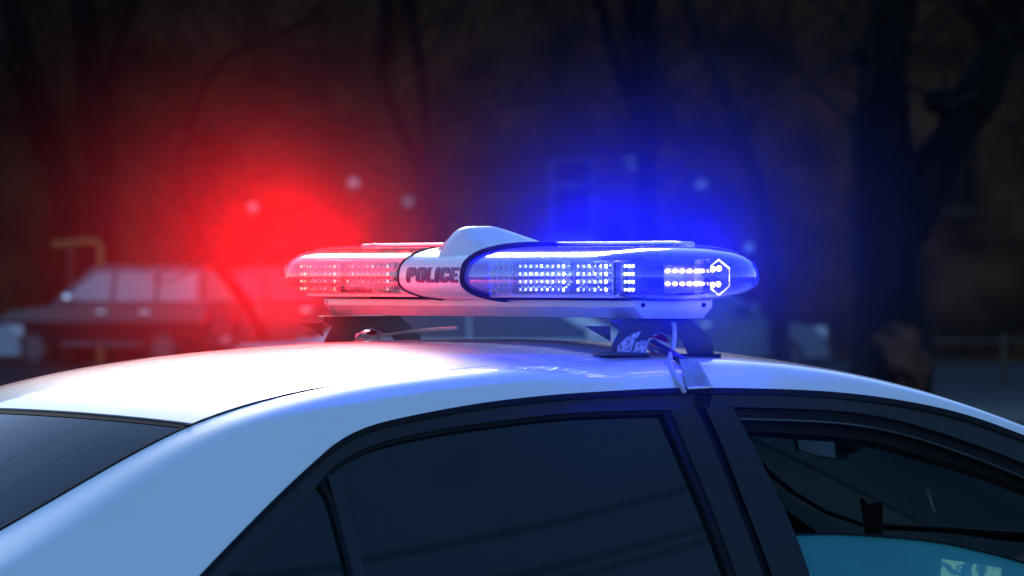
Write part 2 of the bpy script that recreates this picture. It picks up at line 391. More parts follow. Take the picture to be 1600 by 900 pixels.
tree('street_tree', 'thick dark tree above the blue half of the light bar', 96,
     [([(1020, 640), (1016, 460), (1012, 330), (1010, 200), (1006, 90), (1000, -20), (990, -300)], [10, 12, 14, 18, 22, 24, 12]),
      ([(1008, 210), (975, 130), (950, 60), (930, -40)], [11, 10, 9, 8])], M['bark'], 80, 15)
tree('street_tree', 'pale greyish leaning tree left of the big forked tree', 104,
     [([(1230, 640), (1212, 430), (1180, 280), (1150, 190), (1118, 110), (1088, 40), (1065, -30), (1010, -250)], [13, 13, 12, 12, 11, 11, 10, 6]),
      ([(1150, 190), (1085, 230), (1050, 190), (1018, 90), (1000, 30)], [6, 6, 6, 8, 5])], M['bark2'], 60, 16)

# far thicket of bare twigs and dead leaves between the trees and the wall: one uncountable mass
def thicket():
    rnd = random.Random(5); vs = []; fs = []
    for k in range(5200):
        s = rnd.uniform(-30, 30); d = rnd.uniform(126.3, 129); z = rnd.uniform(0, 1) ** .8 * 22
        c = CAM + V * d + RT * s; c.z = z
        a = Vector((rnd.gauss(0, 1), rnd.gauss(0, 1), rnd.gauss(0, 2.0))).normalized(); L = rnd.uniform(.15, .8)
        b_ = a.cross(V).normalized() * rnd.uniform(.01, .05)
        i = len(vs); vs += [c - b_, c + b_, c + a * L]; fs.append((i, i + 1, i + 2))
    o = mesh_obj('thicket', vs, fs, M['twig']); tag(o, 'mass of bare twigs behind the trees', None, None, 'stuff')
    vs = []; fs = []
    for k in range(5200):
        cl = rnd.randrange(60); r2 = random.Random(cl * 7 + 1)
        s = r2.uniform(-30, 30) + rnd.gauss(0, .8); d = r2.uniform(126.5, 128.5) + rnd.gauss(0, .5); z = abs(r2.uniform(0, 20) + rnd.gauss(0, 1.0))
        c = CAM + V * d + RT * s; c.z = z
        a = Vector((rnd.gauss(0, 1), rnd.gauss(0, 1), rnd.gauss(0, 1))).normalized() * .12
        b_ = Vector((rnd.gauss(0, 1), rnd.gauss(0, 1), rnd.gauss(0, 1))).normalized() * .12
        i = len(vs); vs += [c, c + a, c + a + b_, c + b_]; fs.append((i, i + 1, i + 2, i + 3))
    o = mesh_obj('dead_leaves', vs, fs, M['leaflit']); tag(o, 'dead brown leaves hanging in the thicket', None, None, 'stuff')
thicket()

# ochre pipe frame
def pipe_frame():
    e = empty('pipe_frame', gx(120, 125), 'ochre painted bent pipe frame standing behind the silver off-roader', 'barrier')
    b = e.location
    r = .062
    tube('pipe', [at(157, 600, 125) - b, at(157, 480, 125) - b, at(157, 400, 125) - b, at(155, 384, 125) - b, at(147, 377, 125) - b, at(120, 379, 125) - b, at(82, 383, 125) - b], r, M['yellow'], e, 60)
    tube('post', [at(110, 600, 125) - b, at(110, 480, 125) - b, at(110, 386, 125) - b], r * .8, M['fence'], e, 8)
pipe_frame()
def low_fence():
    e = empty('low_fence', gx(1560, 101), 'low rusty rail fence standing right of the big forked tree', 'fence')
    b = e.location
    for zz in (.62, .32):
        p0, p1 = gx(1445, 101, zz) - b, gx(2300, 101, zz) - b
        tube('rail', [p0, (p0 + p1) / 2, p1], .03, M['fence'], e, 4, 8)
    for k in range(8):
        p = gx(1450 + k * 118, 101) - b
        tube('post', [p, p + Vector((0, 0, .36)), p + Vector((0, 0, .72))], .035, M['fence'], e, 4, 8)
low_fence()

# ------------------------------------------------------------------ background cars
def bgcar(name, label, cat, loc, heading, paint, glassm, kind='sedan', group='cars parked across the street', tail=True, plate=True):
    e = empty(name, loc, label, cat, group, heading)
    if kind == 'suv':
        L, W = 4.4, 1.78; bz = 1.04
        low = [(-2.2, .45), (-2.2, 1.0), (-2.17, 1.05), (1.0, 1.05), (1.9, .96), (2.12, .85), (2.2, .6), (2.2, .42)]
        gh = [(-2.16, 1.05), (-2.10, 1.62), (-1.95, 1.70), (.0, 1.70), (.25, 1.66), (1.02, 1.05)]
        win = [[(-2.0, 1.12), (-1.94, 1.58), (-1.2, 1.59), (-1.2, 1.12)], [(-1.1, 1.12), (-1.1, 1.59), (-.3, 1.59), (-.3, 1.12)], [(-.2, 1.12), (-.2, 1.59), (.15, 1.57), (.78, 1.12)]]
    else:
        L, W = 4.6, 1.76; bz = .94
        low = [(-2.3, .38), (-2.3, .8), (-2.24, .95), (-1.5, .98), (1.1, .94), (1.95, .82), (2.22, .68), (2.3, .5), (2.3, .34)]
        gh = [(-1.75, .96), (-1.05, 1.38), (-.7, 1.44), (.05, 1.44), (.35, 1.39), (1.15, .94)]
        win = [[(-1.40, 1.0), (-.95, 1.31), (-.36, 1.36), (-.36, 1.0)], [(-.34, 1.0), (-.34, 1.36), (.10, 1.35), (.28, 1.31), (.80, 1.0)]]
    bm = bmesh.new()
    def layer(poly, ys, sc):
        cx = sum(p[0] for p in poly) / len(poly); cz = min(p[1] for p in poly)
        rows = []
        for y, s in zip(ys, sc):
            rows.append([bm.verts.new((cx + (p[0] - cx) * s, y, cz + (p[1] - cz) * (1 - (1 - s) * 1.2))) for p in poly])
        for a, b in zip(rows[:-1], rows[1:]):
            for i in range(len(poly)):
                bm.faces.new((a[i], a[(i + 1) % len(poly)], b[(i + 1) % len(poly)], b[i]))
        bm.faces.new(rows[0]); bm.faces.new(rows[-1][::-1])
    h = W / 2
    layer(low, [-h, -h + .05, -h + .2, 0, h - .2, h - .05, h], [.965, .985, .995, 1.01, .995, .985, .965])
    bm_obj('body', bm, paint, e, True, 40)
    # greenhouse narrows upward
    bm = bmesh.new()
    def gy(z): return (h - .06) - (z - bz) * .30
    rl = [[bm.verts.new((x, s * gy(z), z)) for x, z in gh] for s in (-1, -.93, 0, .93, 1)]
    for a, b in zip(rl[:-1], rl[1:]):
        for i in range(len(gh) - 1): bm.faces.new((a[i], a[i + 1], b[i + 1], b[i]))
    bm.faces.new(rl[0]); bm.faces.new(rl[-1])
    bm_obj('cabin', bm, paint, e, True, 40)
    for s in (-1, 1):
        for wpoly in win:
            vs = [(x, s * (gy(z) + .006), z) for x, z in wpoly] + [(x, s * (gy(z) - .02), z) for x, z in wpoly]; n = len(wpoly)
            mesh_obj('side_window', vs, [list(range(n)), list(range(n, 2 * n))] + [[i, (i + 1) % n, n + (i + 1) % n, n + i] for i in range(n)], glassm, e)
        # mirror, handles
        b_ = bmesh.new(); mx = .62 if kind == 'suv' else .72
        add_box(b_, (mx - .07, s * (h + .03) - .10, bz + .04), (mx + .07, s * (h + .03) + .10, bz + .2), .04)
        bm_obj('wing_mirror', b_, M['chrome'] if kind == 'suv' else paint, e, True, 40)
        for hx in ((-.95, -.05) if kind == 'suv' else (-1.15, -.15)):
            box('door_handle', (hx - .1, s * (h - .006) - .025, bz - .13), (hx + .1, s * (h - .006) + .025, bz - .085), M['chrome'], e, .01)
        box('headlight', (L / 2 - .22, s * (h - .26) - .17, .62), (L / 2 + .005, s * (h - .26) + .17, .80), M['globe'], e, .03)
        box('tail_light', (-L / 2 - .012, s * (h - .18) - .15, .78), (-L / 2 + .2, s * (h - .18) + .175, .93), M['redlens'], e, .03)
    # windscreen and rear window
    def gl(i0, i1, nm):
        (x0, z0), (x1, z1) = gh[i0], gh[i1]
        d = Vector((x1 - x0, 0, z1 - z0)); nrm = Vector((-d.z, 0, d.x)).normalized()
        if nrm.z < 0: nrm = -nrm
        a, b = .10, .92
        pa = Vector((x0, 0, z0)) + d * a + nrm * .006; pb = Vector((x0, 0, z0)) + d * b + nrm * .006
        ya, yb = gy(pa.z) - .09, gy(pb.z) - .09
        q = [(pa.x, -ya, pa.z), (pa.x, ya, pa.z), (pb.x, yb, pb.z), (pb.x, -yb, pb.z)]
        q2 = [tuple(Vector(v) - nrm * .02) for v in q]
        mesh_obj(nm, q + q2, [[0, 1, 2, 3], [4, 5, 6, 7]] + [[i, (i + 1) % 4, 4 + (i + 1) % 4, 4 + i] for i in range(4)], glassm, e)
    gl(0, 1, 'rear_window'); gl(len(gh) - 1, len(gh) - 2, 'windscreen')
    box('bumper', (-L / 2 - .06, -h + .04, .32), (-L / 2 + .1, h - .04, .56), M['inner'], e, .03)
    box('bumper', (L / 2 - .1, -h + .04, .30), (L / 2 + .06, h - .04, .52), M['inner'], e, .03)
    box('grille', (L / 2 - .04, -.4, .6), (L / 2 + .012, .4, .74), M['inner'], e, .01)
    if plate: box('number_plate', (-L / 2 - .075, -.26, .42), (-L / 2 - .062, .26, .53), M['globe'], e)
    for sx in (-1, 1):
        for s in (-1, 1):
            wx = sx * (L / 2 - .85)
            b_ = bmesh.new(); bmesh.ops.create_cone(b_, cap_ends=True, segments=24, radius1=.33, radius2=.33, depth=.22)
            bmesh.ops.rotate(b_, cent=(0, 0, 0), matrix=Matrix.Rotation(R(90), 3, 'X'), verts=b_.verts)
            bmesh.ops.bevel(b_, geom=[x for x in b_.edges if len(x.link_faces) == 2 and x.calc_face_angle() > 1], offset=.03, segments=2, affect='EDGES')
            bmesh.ops.translate(b_, vec=(wx, s * (h - .09), .33), verts=b_.verts)
            wh = bm_obj('wheel', b_, M['tyre'], e, True, 40)
            b_ = bmesh.new(); bmesh.ops.create_cone(b_, cap_ends=True, segments=20, radius1=.2, radius2=.17, depth=.235)
            bmesh.ops.rotate(b_, cent=(0, 0, 0), matrix=Matrix.Rotation(R(90), 3, 'X'), verts=b_.verts)
            bmesh.ops.translate(b_, vec=(wx, s * (h - .09), .33), verts=b_.verts)
            bm_obj('rim', b_, M['bgrim'], wh)
    return e
M['redlens'] = mat('red_lamp_lens', (.55, .02, .02), .2, coat=.6)
P_silver = mat('silver_car_paint', (.085, .083, .09), .5, metal=.2, coat=.25)
M['bgrim'] = mat('dull_wheel_rim', (.09, .09, .095), .5, metal=.5)
P_black = mat('black_car_paint', (.004, .004, .004), .7, spec=.2)
P_white = mat('parked_white_car_paint', (.62, .64, .66), .4, coat=.4)
P_dimblue = mat('dim_silver_blue_car_paint', (.085, .11, .14), .5, coat=.2)
P_blue = mat('pale_blue_car_paint', (.26, .30, .34), .4, coat=.5)
G_bg = mat('parked_car_glass', (.05, .06, .07), .1, spec=.8)
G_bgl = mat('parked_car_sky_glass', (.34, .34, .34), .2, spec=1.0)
hl = math.atan2(-RT.y, -RT.x)      # heading image-left
hr = math.atan2(RT.y, RT.x)
so = bgcar('parked_offroader', 'silver off-roader with black lower body and chrome mirror, parked at the left', 'car', gx(182, 120), hl + R(-16), P_silver, G_bgl, 'suv')
for s in (-1, 1):
    box('lower_cladding', (-2.22, min(s * .6, s * .905), .34), (2.23, max(s * .6, s * .905), .78), P_black, so, .03)
    box('running_board', (-.95, min(s * .84, s * 1.02), .36), (.75, max(s * .84, s * 1.02), .44), M['bgrim'], so, .02)
so.scale = (.84, 1, 1)
bgcar('parked_car', 'pale blue car cut off by the left picture edge', 'car', gx(-210, 108), hr + R(8), P_blue, G_bg, 'sedan')
bgcar('parked_car', 'white sedan parked behind the light bar, its window showing under the bar', 'car', gx(782, 63), hr + R(6), P_white, G_bg, 'sedan')
bgcar('parked_car', 'silver car showing its red tail lamps right of the blue mount', 'car', gx(1050, 104), hr + R(40), P_dimblue, G_bg, 'sedan')
bgcar('parked_van', 'dark red van parked behind the silver off-roader', 'car', gx(395, 126), hl, mat('dull_maroon_paint', (.10, .03, .03), .5, coat=.2), G_bg, 'suv')

# ------------------------------------------------------------------ patrol car (near side surface and roof follow real curves)
def side_y(x, z):                                      # near (right) side of the cabin: tumblehome and plan curve
    zz = 1.44 - z
    return -(0.525 - 0.035 * (x + .1) ** 2 + 0.40 * zz + 0.10 * max(0, zz) ** 2)
def on_side(px, py, off=0.0):
    d = ray(px, py); t = DIST - .5
    for _ in range(12):
        p = CAM + d * t
        t += (side_y(p.x, p.z) - off * 1.08 - p.y) / d.y * .9
    return CAM + d * t
def on_y(px, py, y):
    d = ray(px, py); t = (y - CAM.y) / d.y; return CAM + d * t
# window opening outline: lower edge of the white panel
OUT = [(150, 1085), (240, 985), (312, 902), (425, 786), (500, 716), (535, 688), (580, 667), (650, 650), (750, 632), (850, 620), (950, 613), (1060, 608),
       (1190, 609), (1300, 614), (1400, 626), (1500, 647), (1600, 682), (1700, 726), (1850, 805), (2050, 925), (2230, 1040)]
# shoulder line (roof edge and top of both pillars)
KL = [(-330, 1040), (-160, 935), (0, 852), (150, 763), (300, 677), (378, 649), (453, 627), (560, 606), (700, 587), (850, 573), (1000, 566), (1120, 562), (1222, 566), (1325, 580),
      (1428, 603), (1531, 637), (1620, 673), (1760, 738), (1950, 840), (2150, 955), (2330, 1065)]
K3 = []
for px, py in KL:
    p = on_y(px, py, -.50); K3.append((p.x, p.z))
K3 = sorted(K3)
def kz(x):
    a = K3
    if x <= a[0][0]: i = 0
    elif x >= a[-1][0]: i = len(a) - 2
    else:
        i = 0
        while a[i + 1][0] < x: i += 1
    t = (x - a[i][0]) / (a[i + 1][0] - a[i][0]); return a[i][1] + t * (a[i + 1][1] - a[i][1])
_kx = np.linspace(K3[0][0], K3[-1][0], 240); _kzv = np.array([kz(x) for x in _kx])
for _ in range(60): _kzv[1:-1] = (_kzv[:-2] + 2 * _kzv[1:-1] + _kzv[2:]) / 4
def kzs(x): return float(np.interp(x, _kx, _kzv))
CROWN = .026
NS = 150
outl = smooth_line(OUT, NS)
outP = [on_side(px, py) for px, py in outl]
# matching shoulder stations: same parameter, from the rear bottom to the front bottom
kxr = np.interp(np.linspace(0, 1, NS), [0, .10, .26, .30, .36, 1.0], [-1.62, -1.30, -.95, -.80, -.62, K3[-1][0] - .02])
for j in range(NS):
    if outP[j].x > -.45:
        pass
i0 = next(j for j in range(NS) if outP[j].x > -.50)
kxr = [np.interp(j, [0, i0], [-1.62, outP[i0].x]) if j < i0 else outP[j].x for j in range(NS)]
# ease the rear part so the stations fan smoothly round the corner pillar
SEC = []                                               # sections from the outline over the shoulder to the centre
YG = .452                                              # y of the roof joint
def roofz(x, y):
    zk = kzs(x); c = float(np.interp(x, [-.78, -.35, .1], [.047, .036, CROWN]))
    return zk + c * (1 - (y / .50) ** 2)
def shoulder_y(x): return side_y(x, kzs(x))
XR, XF = -.782, .50                                    # rear and front edge of the roof panel
def section(j):
    O = outP[j]; kx = float(kxr[j]); zk = kzs(kx)
    ys = side_y(kx, zk - .004)
    K = Vector((kx, ys, zk - .004))
    OK = K - O
    L = OK.length
    r1 = min(.030, L * .6)
    A = K - OK * (r1 / L)
    A.y = side_y(A.x, A.z)
    yb = -YG if True else 0
    B = Vector((kx, -.475, roofz(kx, -.475)))
    pts = []
    n1 = 5
    for i in range(n1):
        p = O.lerp(A, i / n1); p.y = side_y(p.x, p.z); pts.append(p)
    for i in range(7):
        t = i / 6; pts.append(A * (1 - t) ** 2 + K * 2 * t * (1 - t) + B * t * t)
    return pts
secs = [section(j) for j in range(NS)]

pc = empty('police_car', (0, 0, 0), 'white patrol car with tinted side windows carrying the red and blue light bar', 'car')
def grid_mesh(name, rows, m, parent, mirror=False, smooth=True, thick=0.0):
    vs = []; fs = []
    nR, nC = len(rows), len(rows[0])
    for r in rows:
        for p in r: vs.append((p[0], -p[1], p[2]) if mirror else tuple(p))
    for i in range(nR - 1):
        for k in range(nC - 1): fs.append((i * nC + k, i * nC + k + 1, (i + 1) * nC + k + 1, (i + 1) * nC + k))
    me = bpy.data.meshes.new(name); me.from_pydata(vs, [], fs); me.update()
    o = link(bpy.data.objects.new(name, me), parent); me.materials.append(m)
    for p in me.polygons: p.use_smooth = smooth
    if thick:
        md = o.modifiers.new('solid', 'SOLIDIFY'); md.thickness = thick; md.offset = 0
    return o
# orientation helper: make normals point outward so the solidify grows inward
def fix_normals(o, outward):
    me = o.data; me.update()
    s = sum((p.normal.dot(Vector(outward)) * p.area) for p in me.polygons)
    if s < 0: me.flip_normals()
    for md in o.modifiers:
        if md.type == 'SOLIDIFY': md.offset = -1
    if not any(md.type == 'EDGE_SPLIT' for md in o.modifiers):
        es_ = o.modifiers.new('split', 'EDGE_SPLIT'); es_.split_angle = R(45)
    return o
def gap(x):                                            # roof joint closes towards the front
    return float(np.interp(x, [-.9, -.5, -.2, 1], [.010, .008, .0015, .0006]))
for mir in (False, True):
    rows = []
    for j, s in enumerate(secs):
        kx = float(kxr[j]); B = s[-1]
        ye = -(YG + gap(kx))
        if kx < XR or kx > XF: ye = -(YG - .0)
        extra = [Vector((kx, B.y + (ye - B.y) * t, roofz(kx, B.y + (ye - B.y) * t))) for t in (.5, 1.0)]
        lip = Vector((kx, ye - .0005, roofz(kx, ye) - .012))
        rows.append(s + extra + [lip])
    o = grid_mesh('side_panel', rows, M['paint'], pc, mir, True)
    md = o.modifiers.new('solid', 'SOLIDIFY'); md.thickness = .004; fix_normals(o, (0, 1 if mir else -1, .7))
for mir in (False, True):
    rows = []
    for j, s in enumerate(secs):
        K_ = Vector((float(kxr[j]), -.425, roofz(float(kxr[j]), .425) - .012)); O_ = s[0] + Vector((0, .012, -.006))
        rows.append([O_.lerp(K_, t) + Vector((0, .012 * math.sin(math.pi * t), -.02 * math.sin(math.pi * t))) for t in (0, .25, .5, .75, 1)])
    grid_mesh('pillar_lining', rows, M['lining'], pc, mir)
# roof panel
def panel(name, xs, m, x_edge=None, drop=0.0, thick=.004, yg=YG, lipd=True):
    rows = []
    ny = 48
    for x in xs:
        row = []
        for k in range(ny + 1):
            y = -yg + 2 * yg * k / ny
            row.append((x(y) if callable(x) else x, y))
        pts = [Vector((xx, y, roofz(xx, y) - (drop(xx, y) if callable(drop) else drop))) for xx, y in row]
        if lipd: pts = [pts[0] + Vector((0, .0006, -.012))] + pts + [pts[-1] + Vector((0, -.0006, -.012))]
        rows.append(pts)
    o = grid_mesh(name, rows, m, pc); md = o.modifiers.new('solid', 'SOLIDIFY'); md.thickness = thick; fix_normals(o, (0, 0, 1)); return o
bow = lambda y: -.060 * (1 - (y / YG) ** 2)
bowf = lambda y: .10 * (1 - (y / YG) ** 2)
xs = [(lambda y, t=t: (XR + bow(y)) * (1 - t) + (XF + bowf(y)) * t) for t in [i / 70 for i in range(71)]]
panel('roof_panel', xs, M['paint'], thick=.002)
rows = [[Vector((XR + .01 + bow(y) - d_, y, roofz(XR + .01 + bow(y) - d_, y) - .0004)) for d_ in (.012, .018, .026)] for y in np.linspace(-YG, YG, 40)]
grid_mesh('rear_window_border', rows, M['seal'], pc)
xs = [(lambda y, t=t: (XR - .006 + bow(y)) * (1 - t) + (-1.60 + bow(y)) * t) for t in [i / 30 for i in range(31)]]
panel('rear_window', xs, M['rearglass'], drop=.0012, yg=YG - .004, lipd=False)
xs = [(lambda y, t=t: (XF + .006 + bowf(y)) * (1 - t) + (1.30 + bowf(y)) * t) for t in [i / 30 for i in range(31)]]
panel('windscreen', xs, M['clearcar'], drop=.003, yg=YG - .004, lipd=False)
# strips added under the windscreen edges to block stray reflections
for mir in (False, True):
    xs_ = [i / 30 for i in range(31)]; rows = []
    for t in xs_:
        row = []
        for y in (-YG + .004, -.43, -.41, -.385):
            x = (XF + .006 + bowf(y)) * (1 - t) + (1.30 + bowf(y)) * t; row.append(Vector((x, y, roofz(x, y) - .0085)))
        rows.append(row)
    grid_mesh('reflection_blocker', rows, M['lining'], pc, mir)
# rubber in the joints
for mir in (1, -1):
    pts = [(x, -mir * (YG + gap(x) / 2), roofz(x, YG) - float(np.interp(x, [-1.6, -.6, -.25, .5], [.0030, .0032, .009, .012]))) for x in np.linspace(-1.58, XF, 60)]
    bm = bmesh.new(); sweep(bm, pts, [.0042] * len(pts), 8); bm_obj('roof_joint', bm, M['seal'], pc, True)
pts = [(XR - .003 + bow(y), y, roofz(XR + bow(y), y) - .0048) for y in np.linspace(-YG, YG, 50)]
bm = bmesh.new(); sweep(bm, pts, [.0036] * len(pts), 6); bm_obj('rear_window_seal', bm, M['seal'], pc, True)
bm = bmesh.new(); add_box(bm, (XR - .012, -YG - .008, roofz(XR, YG) - .012), (XR + .008, -YG + .006, roofz(XR, YG) - .001), .002)
bm_obj('joint_end_cap', bm, M['seal'], pc, True, 40)
# headliner below the roof
rows = []
for x in np.linspace(XR - .02, XF + .05, 30): rows.append([Vector((x, y, roofz(x, y) - .012 - (.02 if abs(y) > .44 else 0))) for y in np.linspace(-.50, .50, 14)])
grid_mesh('headliner', rows, M['headliner'], pc)
# heating lines on the rear window, seen as faint traces
for k in range(4):
    pts = [(XR - .10 - k * .11 + bow(y), y, roofz(XR - .10 - k * .11 + bow(y), y) - .0024) for y in np.linspace(-YG + .07, YG - .07, 30)]

def side_strip(name, up, lo, off, m, n=40, mid=3, thick=.003, parent=None, mirror=True):
    """a piece lying on the cabin side between two picture-measured lines"""
    a, b = smooth_line(up, n) if len(up) > 1 else [up[0]] * n, smooth_line(lo, n) if len(lo) > 1 else [lo[0]] * n
    rows = []
    for (x0, y0), (x1, y1) in zip(a, b):
        rows.append([on_side(x0 + (x1 - x0) * t, y0 + (y1 - y0) * t, off) for t in [i / mid for i in range(mid + 1)]])
    res = []
    for mi in ((False, True) if mirror else (False,)):
        o = grid_mesh(name, rows, m, parent or pc, mi); md = o.modifiers.new('solid', 'SOLIDIFY'); md.thickness = thick
        es_ = o.modifiers.new('split', 'EDGE_SPLIT'); es_.split_angle = R(40)
        fix_normals(o, (0, 1 if mi else -1, .4)); res.append(o)
    return res[0]
def shift(l, dx, dy): return [(x + dx, y + dy) for x, y in l]
# black seal right under the white edge, along the whole opening
def inset(line, d):
    out = []
    for i, p in enumerate(line):
        a = np.array(line[max(0, i - 1)]); b = np.array(line[min(len(line) - 1, i + 1)]); t = (b - a) / np.linalg.norm(b - a)
        out.append((p[0] - t[1] * d, p[1] + t[0] * d))
    return out
oo = [tuple(p) for p in smooth_line(OUT, 90)]
side_strip('window_seal', inset(oo, -2), inset(oo, 7), .0015, M['seal'], 120, 1, .008)
INN = [(205, 1085), (285, 990), (352, 905), (425, 834), (478, 778), (497, 757), (522, 728), (560, 705), (610, 687), (700, 669), (800, 655), (900, 645), (1040, 640)]
INNF = [(1146, 636), (1300, 641), (1400, 656), (1500, 686), (1600, 724), (1700, 772), (1850, 856), (2000, 948), (2120, 1030)]
oa = [p for p in inset(oo, 7)]
# rear door + quarter frame
iR = [p for p in oa if p[0] <= 1086]; iF = [p for p in oa if p[0] >= 1098]
side_strip('rear_door_frame', iR, INN + [(1082, 640)], -.002, M['frame'], 90, 3, .006)
side_strip('front_door_frame', iF, [(1108, 637)] + INNF, -.002, M['frame'], 90, 3, .006)
# glass-run channel (black inner line)
inn_d = INN[5:]
side_strip('glass_run', inn_d, inset(inn_d, 7), -.005, M['seal'], 60, 1, .008)
# pillar pieces: rear-door side and front-door side, with the gap between them
side_strip('pillar_trim', [(1048, 640), (1078, 712), (1108, 783), (1152, 903), (1205, 1075)], [(1087, 636), (1112, 690), (1146, 776), (1193, 900), (1250, 1075)], -.002, M['applique'], 30, 2, .006)
side_strip('pillar_trim', [(1102, 636), (1126, 690), (1160, 776), (1207, 900), (1264, 1075)], [(1143, 634), (1170, 682), (1193, 728), (1233, 812), (1266, 900), (1320, 1075)], -.002, M['applique'], 30, 2, .006)
side_strip('door_gap', [(1080, 636), (1104, 690), (1138, 776), (1185, 900), (1242, 1075)], [(1106, 636), (1130, 690), (1164, 776), (1211, 900), (1268, 1075)], -.010, M['seal'], 30, 1, .004)
side_strip('glass_run', [(1034, 642), (1064, 712), (1094, 783), (1138, 903), (1190, 1075)], [(1049, 640), (1079, 712), (1109, 783), (1153, 903), (1206, 1075)], -.004, M['seal'], 30, 1, .008)
# divider between quarter glass and door glass
side_strip('glass_divider', [(512, 742), (530, 810), (548, 880), (560, 940), (590, 1080)], [(536, 742), (551, 810), (567, 880), (581, 945), (612, 1080)], -.004, M['frame'], 30, 2, .008)
side_strip('glass_run', [(498, 758), (512, 778), (530, 840), (545, 900), (560, 960), (585, 1080)], [(506, 752), (520, 776), (537, 838), (552, 898), (567, 958), (594, 1080)], -.003, M['seal'], 30, 1, .009)
# glass panes
side_strip('quarter_glass', [(202, 1080), (282, 990), (350, 905), (425, 830), (484, 768), (500, 760)], [(585, 1082), (572, 1010), (550, 905), (537, 840), (524, 790), (504, 758)], -.010, M['tint'], 40, 6, .004)
side_strip('rear_door_glass', INN[5:], [(575, 1080), (620, 1082), (700, 1083), (800, 1084), (900, 1084), (1000, 1084), (1100, 1084), (1196, 1080)], -.012, M['tint'], 60, 20, .004)
LOWG = [(1236, 835), (1300, 834), (1367, 837), (1467, 847), (1550, 865), (1600, 879), (1700, 912), (1850, 975), (1990, 1045)]
side_strip('front_door_glass', LOWG, [(1310, 1080), (1367, 1081), (1467, 1081), (1550, 1082), (1600, 1083), (1700, 1083), (1850, 1083), (1990, 1083), (2060, 1083)], -.012, M['green'], 60, 8, .004, mirror=False)
bmg = [on_side(x, y, -.010) for x, y in smooth_line(LOWG, 60)]
bm = bmesh.new(); sweep(bm, bmg, [.0016] * 60, 6); bm_obj('glass_edge', bm, M['seal'], pc, True)
# inner front header: deep black door seal and the inner roof rail behind it
HB = [(1160, 674), (1233, 677), (1353, 688), (1433, 709), (1517, 733), (1600, 763), (1700, 806), (1850, 884), (2000, 968), (2110, 1040)]
side_strip('door_header_seal', INNF, [(1152, 652), (1300, 658), (1400, 674), (1500, 705), (1600, 744), (1700, 792), (1850, 874), (1995, 958), (2112, 1036)], -.012, M['seal'], 60, 2, .006)
side_strip('header_streak', [(1150, 651), (1300, 657), (1400, 672), (1500, 703), (1600, 741), (1700, 789)], [(1152, 655), (1300, 661), (1400, 676), (1500, 707), (1600, 746), (1700, 794)], -.013, M['dash'], 60, 1, .004, mirror=False)  # grey strip painting in the light streak reflected along the header
side_strip('inner_roof_rail', [(1150, 652), (1300, 658), (1400, 673), (1500, 704), (1600, 743), (1700, 791), (1850, 873), (1995, 957)], HB[:-1], -.035, M['seal'], 60, 3, .02)
# far side glass (windows of the other side, closed)
def mirror_obj(o):
    pass
rows = []
a = smooth_line(HB[:-1], 40); b = smooth_line([(1310, 1080), (1367, 1081), (1467, 1081), (1550, 1082), (1600, 1083), (1700, 1083), (1850, 1083), (1990, 1083)], 40)
for (x0, y0), (x1, y1) in zip(a, b): rows.append([on_side(x0 + (x1 - x0) * i / 8, y0 + (y1 - y0) * i / 8, -.012) for i in range(9)])
o = grid_mesh('front_door_glass', rows, M['clearcar'], pc, True); o['label'] = 'closed window of the far front door'

# lower body: doors, deck, bonnet, wings, wheels
BELT = .955
def body_half_w(x): return .90 - .045 * abs(x - .15) ** 2.2 * .55
def top_z(x):
    return float(np.interp(x, [-2.35, -2.2, -1.5, -1.0, 1.0, 1.35, 2.2, 2.5], [.70, .98, 1.03, .985, .965, .955, .80, .62]))
rows = []
for x in np.linspace(-2.32, 2.48, 60):
    hw = body_half_w(x); tz = top_z(x)
    prof = [(hw * .93, .22), (hw * .99, .36), (hw, .62), (hw * .985, .82), (hw * .94, tz - .05), (hw * .90, tz - .012), (hw * .84, tz)]
    if x < -1.22 or x > 1.12:
        cap = [(hw * .5, tz + .02), (0, tz + .03)]
    else:
        cap = [(hw * .83, tz - .012), (hw * .82, tz - .05)]
    half = prof + cap
    rows.append([Vector((x, -y, z)) for y, z in half])
for mi in (False, True):
    o = grid_mesh('lower_body', rows, M['paint'], pc, mi); md = o.modifiers.new('solid', 'SOLIDIFY'); md.thickness = .006; fix_normals(o, (0, 1 if mi else -1, .3))
box('sill', (-1.4, -.80, .18), (1.4, .80, .30), M['inner'], pc, .02)
box('floor_pan', (-2.2, -.70, .22), (2.3, .70, .30), M['inner'], pc, .01)
box('bumper', (-2.40, -.78, .28), (-2.28, .78, .68), M['paint'], pc, .04); box('bumper', (2.44, -.78, .24), (2.54, .78, .6), M['paint'], pc, .04)
